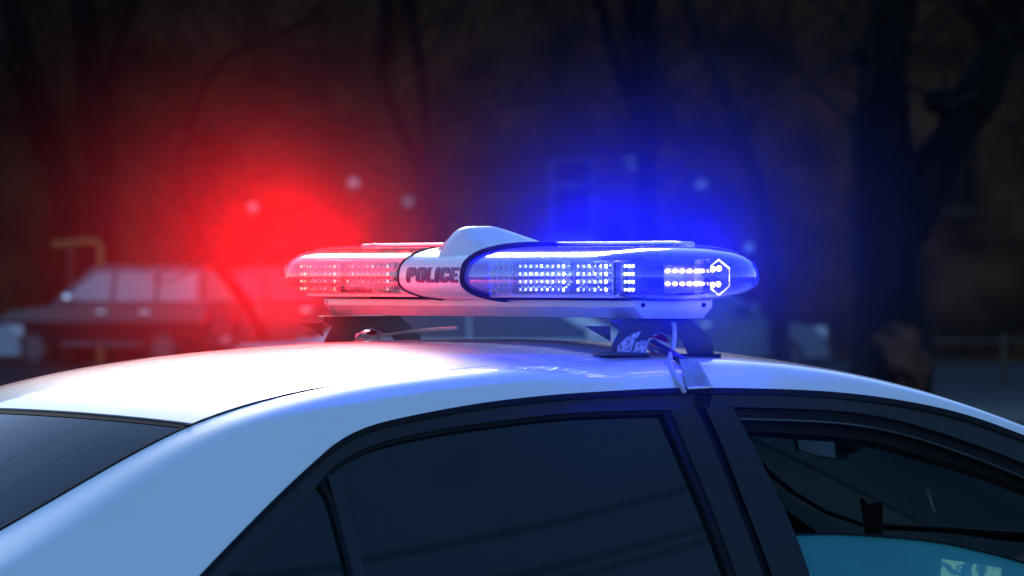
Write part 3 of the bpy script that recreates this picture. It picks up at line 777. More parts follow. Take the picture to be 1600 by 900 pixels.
for s in (-1, 1):
    box('tail_light', (-2.35, s * .62 - .16, .74), (-2.26, s * .62 + .16, .90), M['redlens'], pc, .02)
    box('headlight', (2.36, s * .62 - .17, .60), (2.50, s * .62 + .17, .72), M['globe'], pc, .02)
    for hx in (-.62, .42): box('door_handle', (hx - .11, s * .905 - .02, .83), (hx + .11, s * .905 + .02, .865), M['paint'], pc, .008)
    b_ = bmesh.new(); add_box(b_, (1.02, s * .99 - .10, .93), (1.16, s * .99 + .10, 1.08), .03); bm_obj('wing_mirror', b_, M['paint'], pc, True, 40)
    for wx in (-1.42, 1.42):
        b_ = bmesh.new(); bmesh.ops.create_cone(b_, cap_ends=True, segments=32, radius1=.325, radius2=.325, depth=.22)
        bmesh.ops.rotate(b_, cent=(0, 0, 0), matrix=Matrix.Rotation(R(90), 3, 'X'), verts=b_.verts)
        bmesh.ops.bevel(b_, geom=[x for x in b_.edges if x.calc_face_angle() > 1], offset=.03, segments=2, affect='EDGES')
        bmesh.ops.translate(b_, vec=(wx, s * .80, .325), verts=b_.verts); wh = bm_obj('wheel', b_, M['tyre'], pc, True, 40)
        b_ = bmesh.new(); bmesh.ops.create_cone(b_, cap_ends=True, segments=20, radius1=.21, radius2=.18, depth=.235)
        bmesh.ops.rotate(b_, cent=(0, 0, 0), matrix=Matrix.Rotation(R(90), 3, 'X'), verts=b_.verts)
        bmesh.ops.translate(b_, vec=(wx, s * .80, .325), verts=b_.verts); bm_obj('rim', b_, M['rim'], wh)
for s in (-1, 1): box('door_card', (-1.2, min(s * .66, s * .735), .30), (1.12, max(s * .66, s * .735), .972), M['lining'], pc, .01)
# cabin furniture
def seat(x, y):
    bm = bmesh.new(); add_box(bm, (x - .25, y - .24, .50), (x + .27, y + .24, .66), .05)
    s = bm_obj('seat_cushion', bm, M['seat'], pc, True, 60)
    bm = bmesh.new(); vs = add_box(bm, (-.07, -.23, 0), (.07, .23, .56), .05)
    bmesh.ops.rotate(bm, cent=(0, 0, 0), matrix=Matrix.Rotation(R(-16), 3, 'Y'), verts=bm.verts); bmesh.ops.translate(bm, vec=(x - .24, y, .60), verts=bm.verts)
    bm_obj('seat_backrest', bm, M['seat'], pc, True, 60)
seat(.35, -.36); seat(.35, .36)
bm = bmesh.new(); add_box(bm, (-.85, -.62, .48), (-.35, .62, .64), .05); bm_obj('rear_bench', bm, M['seat'], pc, True, 60)
bm = bmesh.new(); add_box(bm, (-.95, -.60, .62), (-.80, .60, 1.12), .05); bm_obj('rear_backrest', bm, M['seat'], pc, True, 60)
box('parcel_shelf', (-1.50, -.62, .98), (-.92, .62, 1.01), M['inner'], pc, .01)
box('dashboard', (.92, -.66, .70), (1.30, .66, 1.00), M['dash'], pc, .05)
# rear-view mirror hanging from the windscreen header
def put(px, py, y): return on_y(px, py, y)
mc = put(1272, 696, -.02)
bm = bmesh.new()
q = [put(1238, 674, -.06), put(1306, 680, .03), put(1310, 718, .03), put(1280, 714, -.01), put(1244, 704, -.06)]
vs = [bm.verts.new(p) for p in q] + [bm.verts.new(p + Vector((.03, .016, 0))) for p in q]
n = len(q); bm.faces.new(vs[:n]); bm.faces.new(vs[n:])
for i in range(n): bm.faces.new((vs[i], vs[(i + 1) % n], vs[n + (i + 1) % n], vs[n + i]))
rvm = bm_obj('rear_view_mirror', bm, M['inner'], pc)
cq = sum(q, Vector()) / n
mesh_obj('mirror_glass', [cq + (p - cq) * .86 - V * .012 for p in q], [list(range(n))], M['mirrorface'], rvm)
bm = bmesh.new(); sweep(bm, [put(1306, 690, .03), put(1330, 688, .05), put(1352, 680, .08)], [.017, .021, .014], 12); bm_obj('mirror_stalk', bm, M['inner'], rvm, True)
bm = bmesh.new(); sweep(bm, [put(1190, 724, .12), put(1198, 736, .12), put(1240, 770, .12), put(1290, 800, .12), put(1345, 819, .12), put(1380, 823, .12), put(1480, 828, .12), put(1560, 836, .12), put(1640, 842, .12), put(1760, 850, .12)], [.0045, .0045, .004, .0035, .0035, .005, .005, .008, .011, .011], 8)
bm_obj('windscreen_edge_trim', bm, M['seal'], pc, True)

# tablet on the dashboard and phone holder: things of their own
def tablet():
    y = -.30
    q = [put(1462, 862, y), put(1578, 876, y - .02), put(1576, 960, y - .02), put(1462, 950, y)]
    c = sum(q, Vector()) / 4
    e = empty('tablet', c, 'small dark tablet with a lit screen behind the half lowered front window', 'tablet')
    def slab4(nm, q, dz, m, th):
        vs = [p - c - V * dz for p in q] + [p - c - V * dz + V * th for p in q]
        return mesh_obj(nm, vs, [[0, 1, 2, 3], [4, 5, 6, 7]] + [[i, (i + 1) % 4, 4 + (i + 1) % 4, 4 + i] for i in range(4)], m, e)
    slab4('case', q, 0, M['inner'], .012)
    qq = [put(1470, 873, y), put(1565, 887, y - .02), put(1564, 950, y - .02), put(1470, 938, y)]
    slab4('screen', qq, .002, M['screen'], .001)
M['screen'] = None
m_, t_, p_ = nmat('lit_tablet_screen'); N = t_.nodes; L = t_.links
tc = N.new('ShaderNodeTexCoord'); nz = N.new('ShaderNodeTexNoise'); nz.inputs['Scale'].default_value = 38; nz.inputs['Detail'].default_value = 5; nz.inputs['Distortion'].default_value = 1.2
L.new(tc.outputs['Object'], nz.inputs['Vector'])
cr = N.new('ShaderNodeValToRGB'); cr.color_ramp.interpolation = 'LINEAR'
cr.color_ramp.elements[0].position = .46; cr.color_ramp.elements[1].position = .50
cr.color_ramp.elements[0].color = (.05, .07, .16, 1); cr.color_ramp.elements[1].color = (.55, .60, .30, 1)
L.new(nz.outputs['Fac'], cr.inputs[0]); L.new(cr.outputs[0], p_.inputs['Emission Color']); p_.inputs['Emission Strength'].default_value = 1.2
p_.inputs['Base Color'].default_value = (.02, .02, .02, 1)
M['screen'] = m_
tablet()
def phone_holder():
    y = -.12; c = put(1362, 815, y)
    e = empty('phone_holder', c, 'black phone holder clamped on the dashboard seen through the open front window', 'phone holder')
    def pp(px, py, yy=y): return put(px, py, yy) - c
    bm = bmesh.new(); q = [pp(1344, 779), pp(1350, 779), pp(1355, 787), pp(1379, 784), pp(1379, 833), pp(1352, 834), pp(1348, 806)]
    vs = [bm.verts.new(p) for p in q] + [bm.verts.new(p + V * .018) for p in q]; n = len(q)
    bm.faces.new(vs[:n]); bm.faces.new(vs[n:])
    for i in range(n): bm.faces.new((vs[i], vs[(i + 1) % n], vs[n + (i + 1) % n], vs[n + i]))
    bm_obj('cradle', bm, M['seal'], e)
    bm = bmesh.new(); sweep(bm, [pp(1366, 828), pp(1360, 850), pp(1352, 880), pp(1350, 960)], [.014, .010, .010, .014], 10); bm_obj('arm', bm, M['seal'], e, True)
phone_holder()

# ------------------------------------------------------------------ light bar
Z0 = CAM_H
lb = empty('light_bar', (0, 0, Z0), 'long red and blue emergency light bar lettered POLICE on the roof of the white car', 'light bar')
LB_A, LB_L, LB_B = .140, .584, .150
ZT, ZBm, ZM = .0405, -.0385, -.006
def sup(c, e): return math.copysign(abs(c) ** e, c)
def lens_ring(y, grow=0.0, nseg=48, L=LB_L):
    u = max(0.0, (abs(y) - (L - LB_B)) / LB_B); u = min(u, 1.0)
    s = max(0, 1 - u ** 2.3) ** .5; sz = (max(0, 1 - u ** 3.4)) ** .5
    pts = []
    for k in range(nseg):
        a = 2 * math.pi * k / nseg
        cx, cz = sup(math.cos(a), .80), sup(math.sin(a), .78)
        x = (LB_A * s + grow) * cx
        hz = (ZT - ZM) if cz > 0 else (ZM - ZBm)
        z = ZM + (hz * sz + grow) * cz
        pts.append(Vector((x, y, z)))
    return pts
def lens_loft(name, y0, y1, m, grow=0.0, n=24, cap0=False, cap1=False, ease_end=0):
    ys = []
    for i in range(n + 1):
        t = i / n
        if ease_end == 1: t = math.sin(t * math.pi / 2)
        ys.append(y0 + (y1 - y0) * t)
    rows = [lens_ring(y, grow) for y in ys]; rows = [r + [r[0]] for r in rows]
    bm = bmesh.new(); V_ = [[bm.verts.new(p) for p in r[:-1]] for r in rows]; K = len(V_[0])
    for i in range(n):
        for k in range(K): bm.faces.new((V_[i][k], V_[i][(k + 1) % K], V_[i + 1][(k + 1) % K], V_[i + 1][k]))
    bmesh.ops.remove_doubles(bm, verts=bm.verts, dist=1e-5)
    return bm_obj(name, bm, m, lb, True)
YC = .098
lens_loft('main_lens', -.474, -YC + .004, M['lens'])['label'] = 'clear rear lens on the blue side'
lens_loft('main_lens', YC - .004, .474, M['lens'])['label'] = 'clear rear lens on the red side'
lens_loft('end_lens', -.477, -.5839, M['lens'], ease_end=1, n=30)['label'] = 'clear rounded end lens, blue side'
lens_loft('end_lens', .477, .5839, M['lens'], ease_end=1, n=30)['label'] = 'clear rounded end lens, red side'
for s in (-1, 1):
    bm = bmesh.new(); r = lens_ring(s * .4755, .0012); sweep(bm, r + [r[0], r[1]], [.0017] * (len(r) + 2), 6, False); bm_obj('lens_joint', bm, M['lens2'], lb, True)
# inner liner shell (second wall that gives the lens its thickness highlights)
for s in (-1, 1):
    bm = bmesh.new(); rr = []
    for i in range(15):
        y = s * (.12 + (.44 - .12) * i / 14); r = lens_ring(y, -.006); rr.append([bm.verts.new(p) for p in r])
    for a, b in zip(rr[:-1], rr[1:]):
        for k in range(len(a)): bm.faces.new((a[k], a[(k + 1) % len(a)], b[(k + 1) % len(a)], b[k]))
    bm_obj('inner_lens', bm, M['lens2'], lb, True)
# centre cover, with dark edge beads
lens_loft('centre_cover', -YC, YC, M['coverwhite'], grow=.0035, n=16)
for s in (-1, 1):
    bm = bmesh.new(); r = lens_ring(s * YC, .0035); sweep(bm, r + [r[0], r[1]], [.0042 if s < 0 else .0022] * (len(r) + 2), 8, False)
    bm_obj('cover_edge_bead', bm, M['seal'], lb, True)
for s in (-1, 1):  # plates added inside the cover to stop light crossing between halves
    r = lens_ring(s * (YC - .004), -.0005); mesh_obj('light_block', r + [p + Vector((0, -s * .003, 0)) for p in r], [list(range(48)), list(range(48, 96))] + [[i, (i + 1) % 48, 48 + (i + 1) % 48, 48 + i] for i in range(48)], M['coverwhite'], lb)
# aerodynamic hump on the cover
prof = [(-.128, .022), (-.116, .040), (-.103, .0555), (-.090, .0665), (-.078, .0708), (-.060, .0714), (-.036, .0712), (-.022, .0685), (.0, .0625), (.03, .0535), (.06, .045), (.10, .034)]
pr = smooth_line(prof, 40); bm = bmesh.new(); rows = []
for i, (x, z) in enumerate(pr):
    t = (x + .128) / .228
    XN = -.084
    pl_ = max(.12, 1 - ((XN - x) / .047) ** 1.5) if x < XN else 1 - .62 * ((x - XN) / .184)
    hw0 = .086 * pl_; hw1 = .017 * pl_; zb = .018 if x < -.1 else .030
    zb = min(zb, z - .004)
    row = []
    for k in range(17):
        u = abs(k / 8 - 1); sg_ = 1 if k > 8 else -1           # 0 on the ridge, 1 at the foot
        if u < .3: yy, sz = hw1 * u / .3, 1 - .06 * (u / .3) ** 2
        else:
            q_ = (u - .3) / .7; yy = hw1 + (hw0 - hw1) * q_; sz = .94 * (1 - q_ ** .92)
        row.append(bm.verts.new((x, sg_ * yy, zb + (z - zb) * sz)))
    rows.append(row)
for a, b in zip(rows[:-1], rows[1:]):
    for k in range(16): bm.faces.new((a[k], a[k + 1], b[k + 1], b[k]))
bm.faces.new(rows[0]); bm.faces.new(rows[-1][::-1])
bm_obj('cover_hump', bm, M['coverwhite'], lb, True, 50)
# top rods
for s in (-1, 1):
    bm = bmesh.new(); add_box(bm, (.012, min(s * .100, s * .462), .0425), (.022, max(s * .100, s * .462), .0472), .0015); bm_obj('top_rod', bm, M['rodm'], lb, True, 40)
    bm = bmesh.new(); add_box(bm, (.004, min(s * .463, s * .485), .038), (.03, max(s * .463, s * .485), .0465), .003); bm_obj('rod_end_cap', bm, M['alu'], lb, True, 40)
    bm = bmesh.new(); add_box(bm, (.006, min(s * .1, s * .112), .040), (.026, max(s * .1, s * .112), .0485), .002); bm_obj('rod_clip', bm, M['seal'], lb, True, 40)
# lettering: POLICE cut as solid letters, laid on the curved rear of the cover
def letters():
    G = {
     'P': [[(0, 0), (0, 7), (3.6, 7), (4.6, 6), (4.6, 3.6), (3.6, 2.7), (2, 2.7), (2, 0)], [(2, 4.2), (2, 5.6), (2.7, 5.6), (2.7, 4.2)]],
     'O': [[(1, 0), (0, 1), (0, 6), (1, 7), (3.8, 7), (4.8, 6), (4.8, 1), (3.8, 0)], [(2, 1.5), (2, 5.5), (2.8, 5.5), (2.8, 1.5)]],
     'L': [[(0, 0), (0, 7), (2, 7), (2, 1.6), (4, 1.6), (4, 0)]],
     'I': [[(0, 0), (0, 7), (2, 7), (2, 0)]],
     'C': [[(1, 0), (0, 1), (0, 6), (1, 7), (3.7, 7), (4.7, 6), (4.7, 4.3), (2.8, 4.3), (2.8, 5.5), (2, 5.5), (2, 1.5), (2.8, 1.5), (2.8, 2.9), (4.7, 2.9), (4.7, 1), (3.7, 0)]],
     'E': [[(0, 0), (0, 7), (4.2, 7), (4.2, 5.5), (2, 5.5), (2, 4.3), (3.8, 4.3), (3.8, 2.8), (2, 2.8), (2, 1.5), (4.2, 1.5), (4.2, 0)]]}
    wd = {'P': 4.6, 'O': 4.8, 'L': 4.0, 'I': 2.0, 'C': 4.7, 'E': 4.2}
    word = 'POLICE'; tot = sum(wd[c] for c in word) + .5 * 5
    Hh = .0235; Wd = .158; sx = Wd / tot; sz = Hh / 7.0; cur = 0.0
    # surface x for z on the cover
    ring = [p for p in lens_ring(0, .0035) if p.x < 0]; ring.sort(key=lambda p: p.z)
    zz = [p.z for p in ring]; xx = [p.x for p in ring]
    for ch in word:
        cu = bpy.data.curves.new('letter_curve', 'CURVE'); cu.dimensions = '2D'; cu.fill_mode = 'BOTH'; cu.extrude = .0006
        for poly in G[ch]:
            sp = cu.splines.new('POLY'); sp.points.add(len(poly) - 1); sp.use_cyclic_u = True
            for i, (a, b) in enumerate(poly): sp.points[i].co = (a + b * .06, b, 0, 1)
        tmp = bpy.data.objects.new('letter_tmp', cu); C.objects.link(tmp)
        dg = bpy.context.evaluated_depsgraph_get(); me = bpy.data.meshes.new_from_object(tmp.evaluated_get(dg))
        bpy.data.objects.remove(tmp); bpy.data.curves.remove(cu)
        bm = bmesh.new(); bm.from_mesh(me)
        bmesh.ops.triangulate(bm, faces=bm.faces)
        bmesh.ops.subdivide_edges(bm, edges=[e_ for e_ in bm.edges if e_.calc_length() > 1.5], cuts=3, use_grid_fill=False)
        for v in bm.verts:
            y = Wd / 2 - (cur + v.co.x) * sx - .006; z = -.0145 + v.co.y * sz; d = v.co.z
            x = float(np.interp(z, zz, xx)) - .0008 + d * -1.0
            v.co = Vector((x, y, z))
        for f in bm.faces: f.normal_update()
        bm.to_mesh(me); bm.free(); me.materials.clear(); me.materials.append(M['letter']); me.name = 'letter'
        o = link(bpy.data.objects.new('letter', me), lb)
        cur += wd[ch] + .5
letters()
# beam under the lens with bevelled lower corners, end plates and screws
bp = [(-.066, -.040), (-.066, -.050), (-.050, -.0655), (.050, -.0655), (.066, -.050), (.066, -.040)]
prism_xz('base_beam', bp, -.468, .468, M['alu'], lb, .001)
for s in (-1, 1):
    prism_xz('end_plate', [(x * 1.02, z * 1.0 - (.0008 if z < -.06 else -.0006)) for x, z in bp], s * .4685, s * .4725, M['alu'], lb, .0008)
    for sx_ in (-.052, .052):
        b_ = bmesh.new(); bmesh.ops.create_cone(b_, cap_ends=True, segments=12, radius1=.0035, radius2=.0028, depth=.003)
        bmesh.ops.rotate(b_, cent=(0, 0, 0), matrix=Matrix.Rotation(R(90), 3, 'X'), verts=b_.verts); bmesh.ops.translate(b_, vec=(sx_, s * .4738, -.0465), verts=b_.verts)
        bm_obj('screw', b_, M['seal'], lb, True, 40)
# tray inside the lens carrying the lamps
bm = bmesh.new(); add_box(bm, (-.098, -.475, -.0362), (.098, .475, -.0322), .001); bm_obj('lamp_tray', bm, M['alu'], lb, True, 40)
bm = bmesh.new(); add_box(bm, (-.06, -.34, -.0399), (.06, .34, -.0366)); bm_obj('tray_rail', bm, M['seal'], lb)
# light modules: housing, reflector face, LEDs
led_me = None
def led_mesh(m, nm):
    b_ = bmesh.new(); bmesh.ops.create_uvsphere(b_, u_segments=10, v_segments=6, radius=.0024)
    me = bpy.data.meshes.new(nm); b_.to_mesh(me); b_.free(); me.materials.append(m)
    for p in me.polygons: p.use_smooth = True
    return me
M['ledblue'] = emit('lit_blue_white_led', (.60, .66, 1.0), 6.0)
M['ledhot'] = emit('lit_pinkish_white_led', (1.0, .78, .95), 7.0)
M['hexlit'] = emit('hexagon_ring_glow', (.95, .85, 1.0), 1.1)  # emission painted on the ring lens for LED light caught in it
M['ledred'] = emit('dim_red_led', (1.0, .42, .30), .9)
_t = M['hexlit'].node_tree; _n = _t.nodes.new('ShaderNodeTexNoise'); _n.inputs['Scale'].default_value = 170; _c = _t.nodes.new('ShaderNodeTexCoord'); _t.links.new(_c.outputs['Object'], _n.inputs['Vector'])
_m = _t.nodes.new('ShaderNodeMapRange'); _m.inputs['From Min'].default_value = .42; _m.inputs['From Max'].default_value = .62; _m.inputs['To Min'].default_value = .08; _m.inputs['To Max'].default_value = 2.2
_t.links.new(_n.outputs['Fac'], _m.inputs['Value']); _t.links.new(_m.outputs[0], _t.nodes['Principled BSDF'].inputs['Emission Strength'])
led_b = [led_mesh(emit('lit_blue_white_led', (.66, .80, 1.0), s_), 'led') for s_ in (14.0, 8.5, 6.0, 3.5)]
led_h = [led_mesh(emit('lit_pinkish_white_led', (1.0, .78, .95), s_), 'led') for s_ in (12.0, 7.0)]
led_r = [led_mesh(emit('dim_red_led', (1.0, .42, .30), s_), 'led') for s_ in (1.6, .7, .25)]
lrnd = random.Random(3)
def pick(lst, k=0, n=2):
    if k == 0: return lst[0]
    return lrnd.choice(lst)
cup_b = bmesh.new(); bmesh.ops.create_cone(cup_b, cap_ends=False, segments=8, radius1=.0062, radius2=.0034, depth=.006)
bmesh.ops.rotate(cup_b, cent=(0, 0, 0), matrix=Matrix.Rotation(R(90), 3, 'Y'), verts=cup_b.verts)
cup_me = bpy.data.meshes.new('reflector_cup'); cup_b.to_mesh(cup_me); cup_b.free(); cup_me.materials.append(M['cup'])
def module(y0, y1, me, x=-.098, rows=(.0105, -.0010, -.0125, -.0240), dy=.0152, face=-1, lab=None):
    b_ = bmesh.new(); add_box(b_, (min(x, x + .03), min(y0, y1), -.0320), (max(x, x + .03), max(y0, y1), .0190), .0012)
    o = bm_obj('light_module', b_, M['reflector'], lb, True, 40)
    if lab: o['label'] = lab
    n = max(1, int(abs(y1 - y0) / dy)); ya, yb = min(y0, y1) + .008, max(y0, y1) - .008
    for z in rows:
        for k in range(n):
            y = ya + (yb - ya) * (k / max(1, n - 1))
            l = bpy.data.objects.new('led', pick(me, k)); C.objects.link(l); l.parent = o; l.location = (x - .0030, y, z)
            q_ = lrnd.uniform(.75, 1.3) if k else 1.45; l.scale = (q_, 1.25 * q_, q_)
            cu_ = bpy.data.objects.new('reflector_cup', cup_me); C.objects.link(cu_); cu_.parent = o; cu_.location = (x - .003, y, z); cu_.scale = (-1, 1.15, .86)
    return o
module(-.340, -.195, led_b, lab='lit module with four rows of blue-white LEDs')
module(-.462, -.365, led_b, lab='lit outer module of blue-white LEDs')
module(.195, .340, led_r, lab='dim module with rows of red LEDs'); module(.365, .462, led_r, lab='dim outer module of red LEDs')
# dark spacers between modules
for s in (-1, 1):
    for (a, b) in ((.343, .362), (.172, .192), (.466, .480)):
        box('module_spacer', (-.094, min(s * a, s * b), -.0318), (-.07, max(s * a, s * b), .017), M['pcb'], lb, .001)
    # faceted prism reflector next to the cover
    b_ = bmesh.new()
    for i in range(4):
        for k in range(4):
            y = s * (.112 + i * .0165); z = -.0245 + k * .0125
            g = bmesh.ops.create_cone(b_, cap_ends=True, segments=4, radius1=.0100, radius2=.0008, depth=.010)
            bmesh.ops.rotate(b_, cent=(0, 0, 0), matrix=Matrix.Rotation(R(-90), 3, 'Y'), verts=g['verts'])
            bmesh.ops.translate(b_, vec=(-.100, y, z), verts=g['verts'])
    add_box(b_, (-.098, min(s * .106, s * .170), -.031), (-.09, max(s * .106, s * .170), .0185))
    bm_obj('prism_reflector', b_, M['cup'], lb)
    # end section: driver block, two-row side-facing lamps, hexagonal ring lens, clear divider
    y = s * .487
    b_ = bmesh.new(); add_box(b_, (-.088, min(y, y + s * .02), -.031), (-.040, max(y, y + s * .02), .016), .002)
    blk = bm_obj('driver_block', b_, M['pcb'], lb, True, 40)
    for k in range(7): box('heat_fin', (-.070 + k * .0042, min(y + s * .0205, y + s * .030), -.026), (-.0682 + k * .0042, max(y + s * .0205, y + s * .030), .010), M['seal'], blk)
    me = led_h if s < 0 else led_r
    b_ = bmesh.new(); add_box(b_, (-.034, min(s * .478, s * .50), -.029), (.032, max(s * .478, s * .50), .013), .0015)
    md_ = bm_obj('corner_module', b_, M['reflector'], lb, True, 40)
    for z in (.0035, -.0155):
        for k in range(5):
            l = bpy.data.objects.new('led', pick(me, k)); C.objects.link(l); l.parent = md_; l.location = (-.027 + k * .0125, s * .5025, z); l.scale = (1.25, 1, 1.15)
    # small module next to the joint
    for z in (.0105, -.0010, -.0125, -.0240):
        for k in range(3):
            l = bpy.data.objects.new('led', pick(led_b if s < 0 else led_r, k + 1)); C.objects.link(l); l.parent = blk; l.location = (-.090, s * (.486 + k * .011), z); l.scale = (.9, .6, .9)
    # hexagon
    hp = [Vector((.052 + .021 * math.cos(R(30 + 60 * k)), s * .515, -.006 + .026 * math.sin(R(30 + 60 * k)))) for k in range(6)]
    b_ = bmesh.new(); sweep(b_, hp + [hp[0], hp[1]], [.0013] * 8, 6, False)
    hx = bm_obj('hexagon_lens', b_, (M['hexlit'] if s < 0 else M['lens2']), lb)
    mesh_obj('hexagon_face', [p + Vector((0, s * .001, 0)) for p in hp], [list(range(6))], M['lens2'], hx)
    for (dx, dz) in ((-.006, .006), (.004, .007), (-.007, -.017), (.003, -.016)):
        l = bpy.data.objects.new('led', me[0]); C.objects.link(l); l.parent = hx; l.location = (.052 + dx, s * .509, dz); l.scale = (1.7, 1, 1.7)
    b_ = bmesh.new(); add_box(b_, (.020, min(s * .502, s * .54), -.031), (.0225, max(s * .502, s * .54), .020), .0008); bm_obj('clear_divider', b_, M['lens2'], lb)
    box('board', (.075, min(s * .470, s * .485), -.031), (.118, max(s * .470, s * .485), .014), M['pcb'], lb, .001)
# mounts: pressed black brackets near both ends, standing on the roof
def roof_rel(x, y): return roofz(x, y) - Z0
def mount(s, label):
    y = s * .440
    zb = roof_rel(0, abs(y)) + .0005
    def pl(nm, pts, ya, yb, m, par, bev=.0012): return prism_xz(nm, pts, ya, yb, m, par, bev)
    zt = -.0672
    poly = [(-.088, zt + .0), (.048, zt), (.086, zt - .030), (.089, zb + .003), (.045, zb + .003), (.036, zb + .022), (-.002, zb + .036), (-.030, zb + .026), (-.036, zb + .003), (-.082, zb + .003), (-.086, zb + .015), (-.072, zt - .016), (-.088, zt - .008)]
    o = pl('mount_bracket', poly, y - .0022, y + .0022, M['black'], lb); o['label'] = label
    pl('bracket_flange', [(-.07, zt), (.05, zt), (.085, zt - .028), (.089, zb + .004), (.084, zb + .004), (.079, zt - .028), (.048, zt - .004), (-.07, zt - .004)], y + .003, y + .05, M['black'], o)
    pl('bracket_flange', [(-.100, zb + .001), (-.030, zb + .001), (-.030, zb + .0045), (-.075, zb + .007), (-.100, zb + .004)], y - .012, y + .03, M['black'], o, .0008)
    pl('bracket_fin', [(-.128, zt - .010), (-.085, zt - .010), (-.085, zt - .032)], y + .004, y + .007, M['black'], o, .0005)
    pl('rubber_foot', [(-.098, zb - .0015), (-.028, zb - .0015), (-.030, zb + .0008), (-.096, zb + .0008)], y - .013, y + .032, M['seal'], o, .0003)
    pl('rubber_foot', [(.040, zb - .0035), (.094, zb - .0035), (.094, zb + .003), (.040, zb + .003)], y - .013, y + .052, M['seal'], o, .0003)
    if s < 0:
        b_ = bmesh.new()
        pz = zb + .004
        for (px0, pts) in ((0, [(-.078, .000), (-.055, .002), (-.050, .014), (-.036, .034), (-.048, .030), (-.066, .022), (-.078, .010)]), (1, [(-.052, .002), (-.028, .000), (-.026, .014), (-.032, .021), (-.046, .016)])):
            b_.faces.new([b_.verts.new((a, y - .0029, pz + c_)) for a, c_ in pts])
        bm_obj('worn_paint', b_, M['scuff'], o)
    # clamp bolt and round knob in the opening
    b_ = bmesh.new(); bmesh.ops.create_cone(b_, cap_ends=True, segments=20, radius1=.014, radius2=.014, depth=.02)
    bmesh.ops.rotate(b_, cent=(0, 0, 0), matrix=Matrix.Rotation(R(90), 3, 'X'), verts=b_.verts); bmesh.ops.translate(b_, vec=(.022, y + .05, zb + .018), verts=b_.verts)
    bm_obj('clamp_knob', b_, M['redlens'], o, True, 40)
    pl('tension_arm', [(-.022, zb + .020), (-.012, zb + .028), (.030, zb + .016), (.030, zb + .008), (.0, zb + .004)], y + .012, y + .030, M['zinc'], o, .002)
mount(-1, 'black steel mount at the blue end'); mount(1, 'black steel mount at the red end')
# far side tension strap curving over the roof
tube('tension_strap', [Vector((-.065, .40, roof_rel(0, .4) + .003)), Vector((-.03, .395, roof_rel(0, .4) + .018)), Vector((.05, .385, roof_rel(0, .4) + .028)), Vector((.12, .38, roof_rel(0, .4) + .032))], .0022, M['zinc'], lb, 30)
# clamp plate hooked over the door edge and diagonal tightening rod
def clamp():
    rows = []
    a = [(1062, 561), (1067, 580), (1074, 607)]; b = [(1090, 561), (1100, 580), (1113, 605)]
    A = smooth_line(a, 12); B = smooth_line(b, 12)
    for (x0, y0), (x1, y1) in zip(A, B):
        rows.append([on_side(x0 + (x1 - x0) * t, y0 + (y1 - y0) * t, .006) - Vector((0, 0, Z0)) for t in (0, .33, .66, 1)])
    o = grid_mesh('door_clamp', rows, M['zinc'], lb); md = o.modifiers.new('solid', 'SOLIDIFY'); md.thickness = .002; fix_normals(o, (0, -1, .4))
    e0, e1 = on_side(1074, 607, .006) - Vector((0, 0, Z0)), on_side(1113, 605, .006) - Vector((0, 0, Z0))
    b_ = bmesh.new(); sweep(b_, [e0, (e0 + e1) / 2, e1], [.0022] * 3, 8); bm_obj('clamp_lip', b_, M['rodm'], lb, True)
    q0 = on_y(1019, 536, -.44) - Vector((0, 0, Z0)); q1 = on_y(1072, 566, -.52) - Vector((0, 0, Z0))
    b_ = bmesh.new(); sweep(b_, [q0, q0.lerp(q1, .5), q1], [.0065, .0065, .0065], 10); bm_obj('tightening_rod', b_, M['black'], lb, True)
clamp()
cb = [on_y(1052, 503, -.452), on_y(1054, 520, -.456), on_y(1052, 540, -.47), on_y(1047, 560, -.50), on_y(1052, 580, -.53), on_side(1062, 600, .006), on_side(1070, 614, .005)]
tube('power_cable', [p - Vector((0, 0, Z0)) for p in cb], .0037, M['cable'], lb, 50, 12)

# lamps inside the bar, with added beams aimed to make the mist glow
def lamp(x, y, z, col, w_, r=.012):
    l = bpy.data.lights.new('beacon', 'POINT'); l.energy = w_; l.color = col; l.shadow_soft_size = r
    o = bpy.data.objects.new('beacon_lamp', l); C.objects.link(o); o.parent = lb; o.location = (x, y, z)
RED, BLUE = (1.0, .0, .0), (.0, .0, 1.0)
PR, PB = 5.0, 5.0
lamp(-.02, .30, .026, RED, PR); lamp(-.02, .50, .022, RED, PR)
lamp(-.02, -.30, .026, BLUE, PB); lamp(-.02, -.50, .022, BLUE, PB)
def beam(x, y, z, dr, col, w_, half, r=.012):
    l = bpy.data.lights.new('glow_beam', 'SPOT'); l.energy = w_; l.color = col; l.shadow_soft_size = r; l.spot_size = R(2 * half); l.spot_blend = .45
    o = bpy.data.objects.new('glow_beam', l); C.objects.link(o); o.parent = lb; o.location = (x, y, z)
    o.rotation_euler = Vector(dr).to_track_quat('-Z', 'Y').to_euler()
beam(-.01, .47, .028, (0, .50, .86), RED, 12, 70); beam(-.01, .555, .012, (0, 1, .25), RED, 40, 82)
beam(-.095, .45, .030, (-.95, -.22, .02), RED, 105, 74)
beam(-.118, .43, -.020, (-.85, -.45, .02), RED, 60, 60, .005)
beam(-.05, -.558, -.015, (-.5, -.87, -.02), BLUE, 75, 62, .005)
beam(-.01, -.33, .030, (0, -.42, .90), BLUE, 20, 70); beam(-.01, -.545, .012, (0, -.9, .5), BLUE, 40, 72)
beam(-.095, -.36, .030, (-.6, -.8, .02), BLUE, 85, 72)
for s_, c_, w_ in ((1, RED, .40), (-1, BLUE, .22)):  # small fill lamps added to tint the modules and end lenses
    lamp(-.122, s_ * .27, -.008, c_, w_, .003); lamp(-.122, s_ * .42, -.008, c_, w_, .003)
    lamp(.03, s_ * .545, .004, c_, w_ * 2, .003)

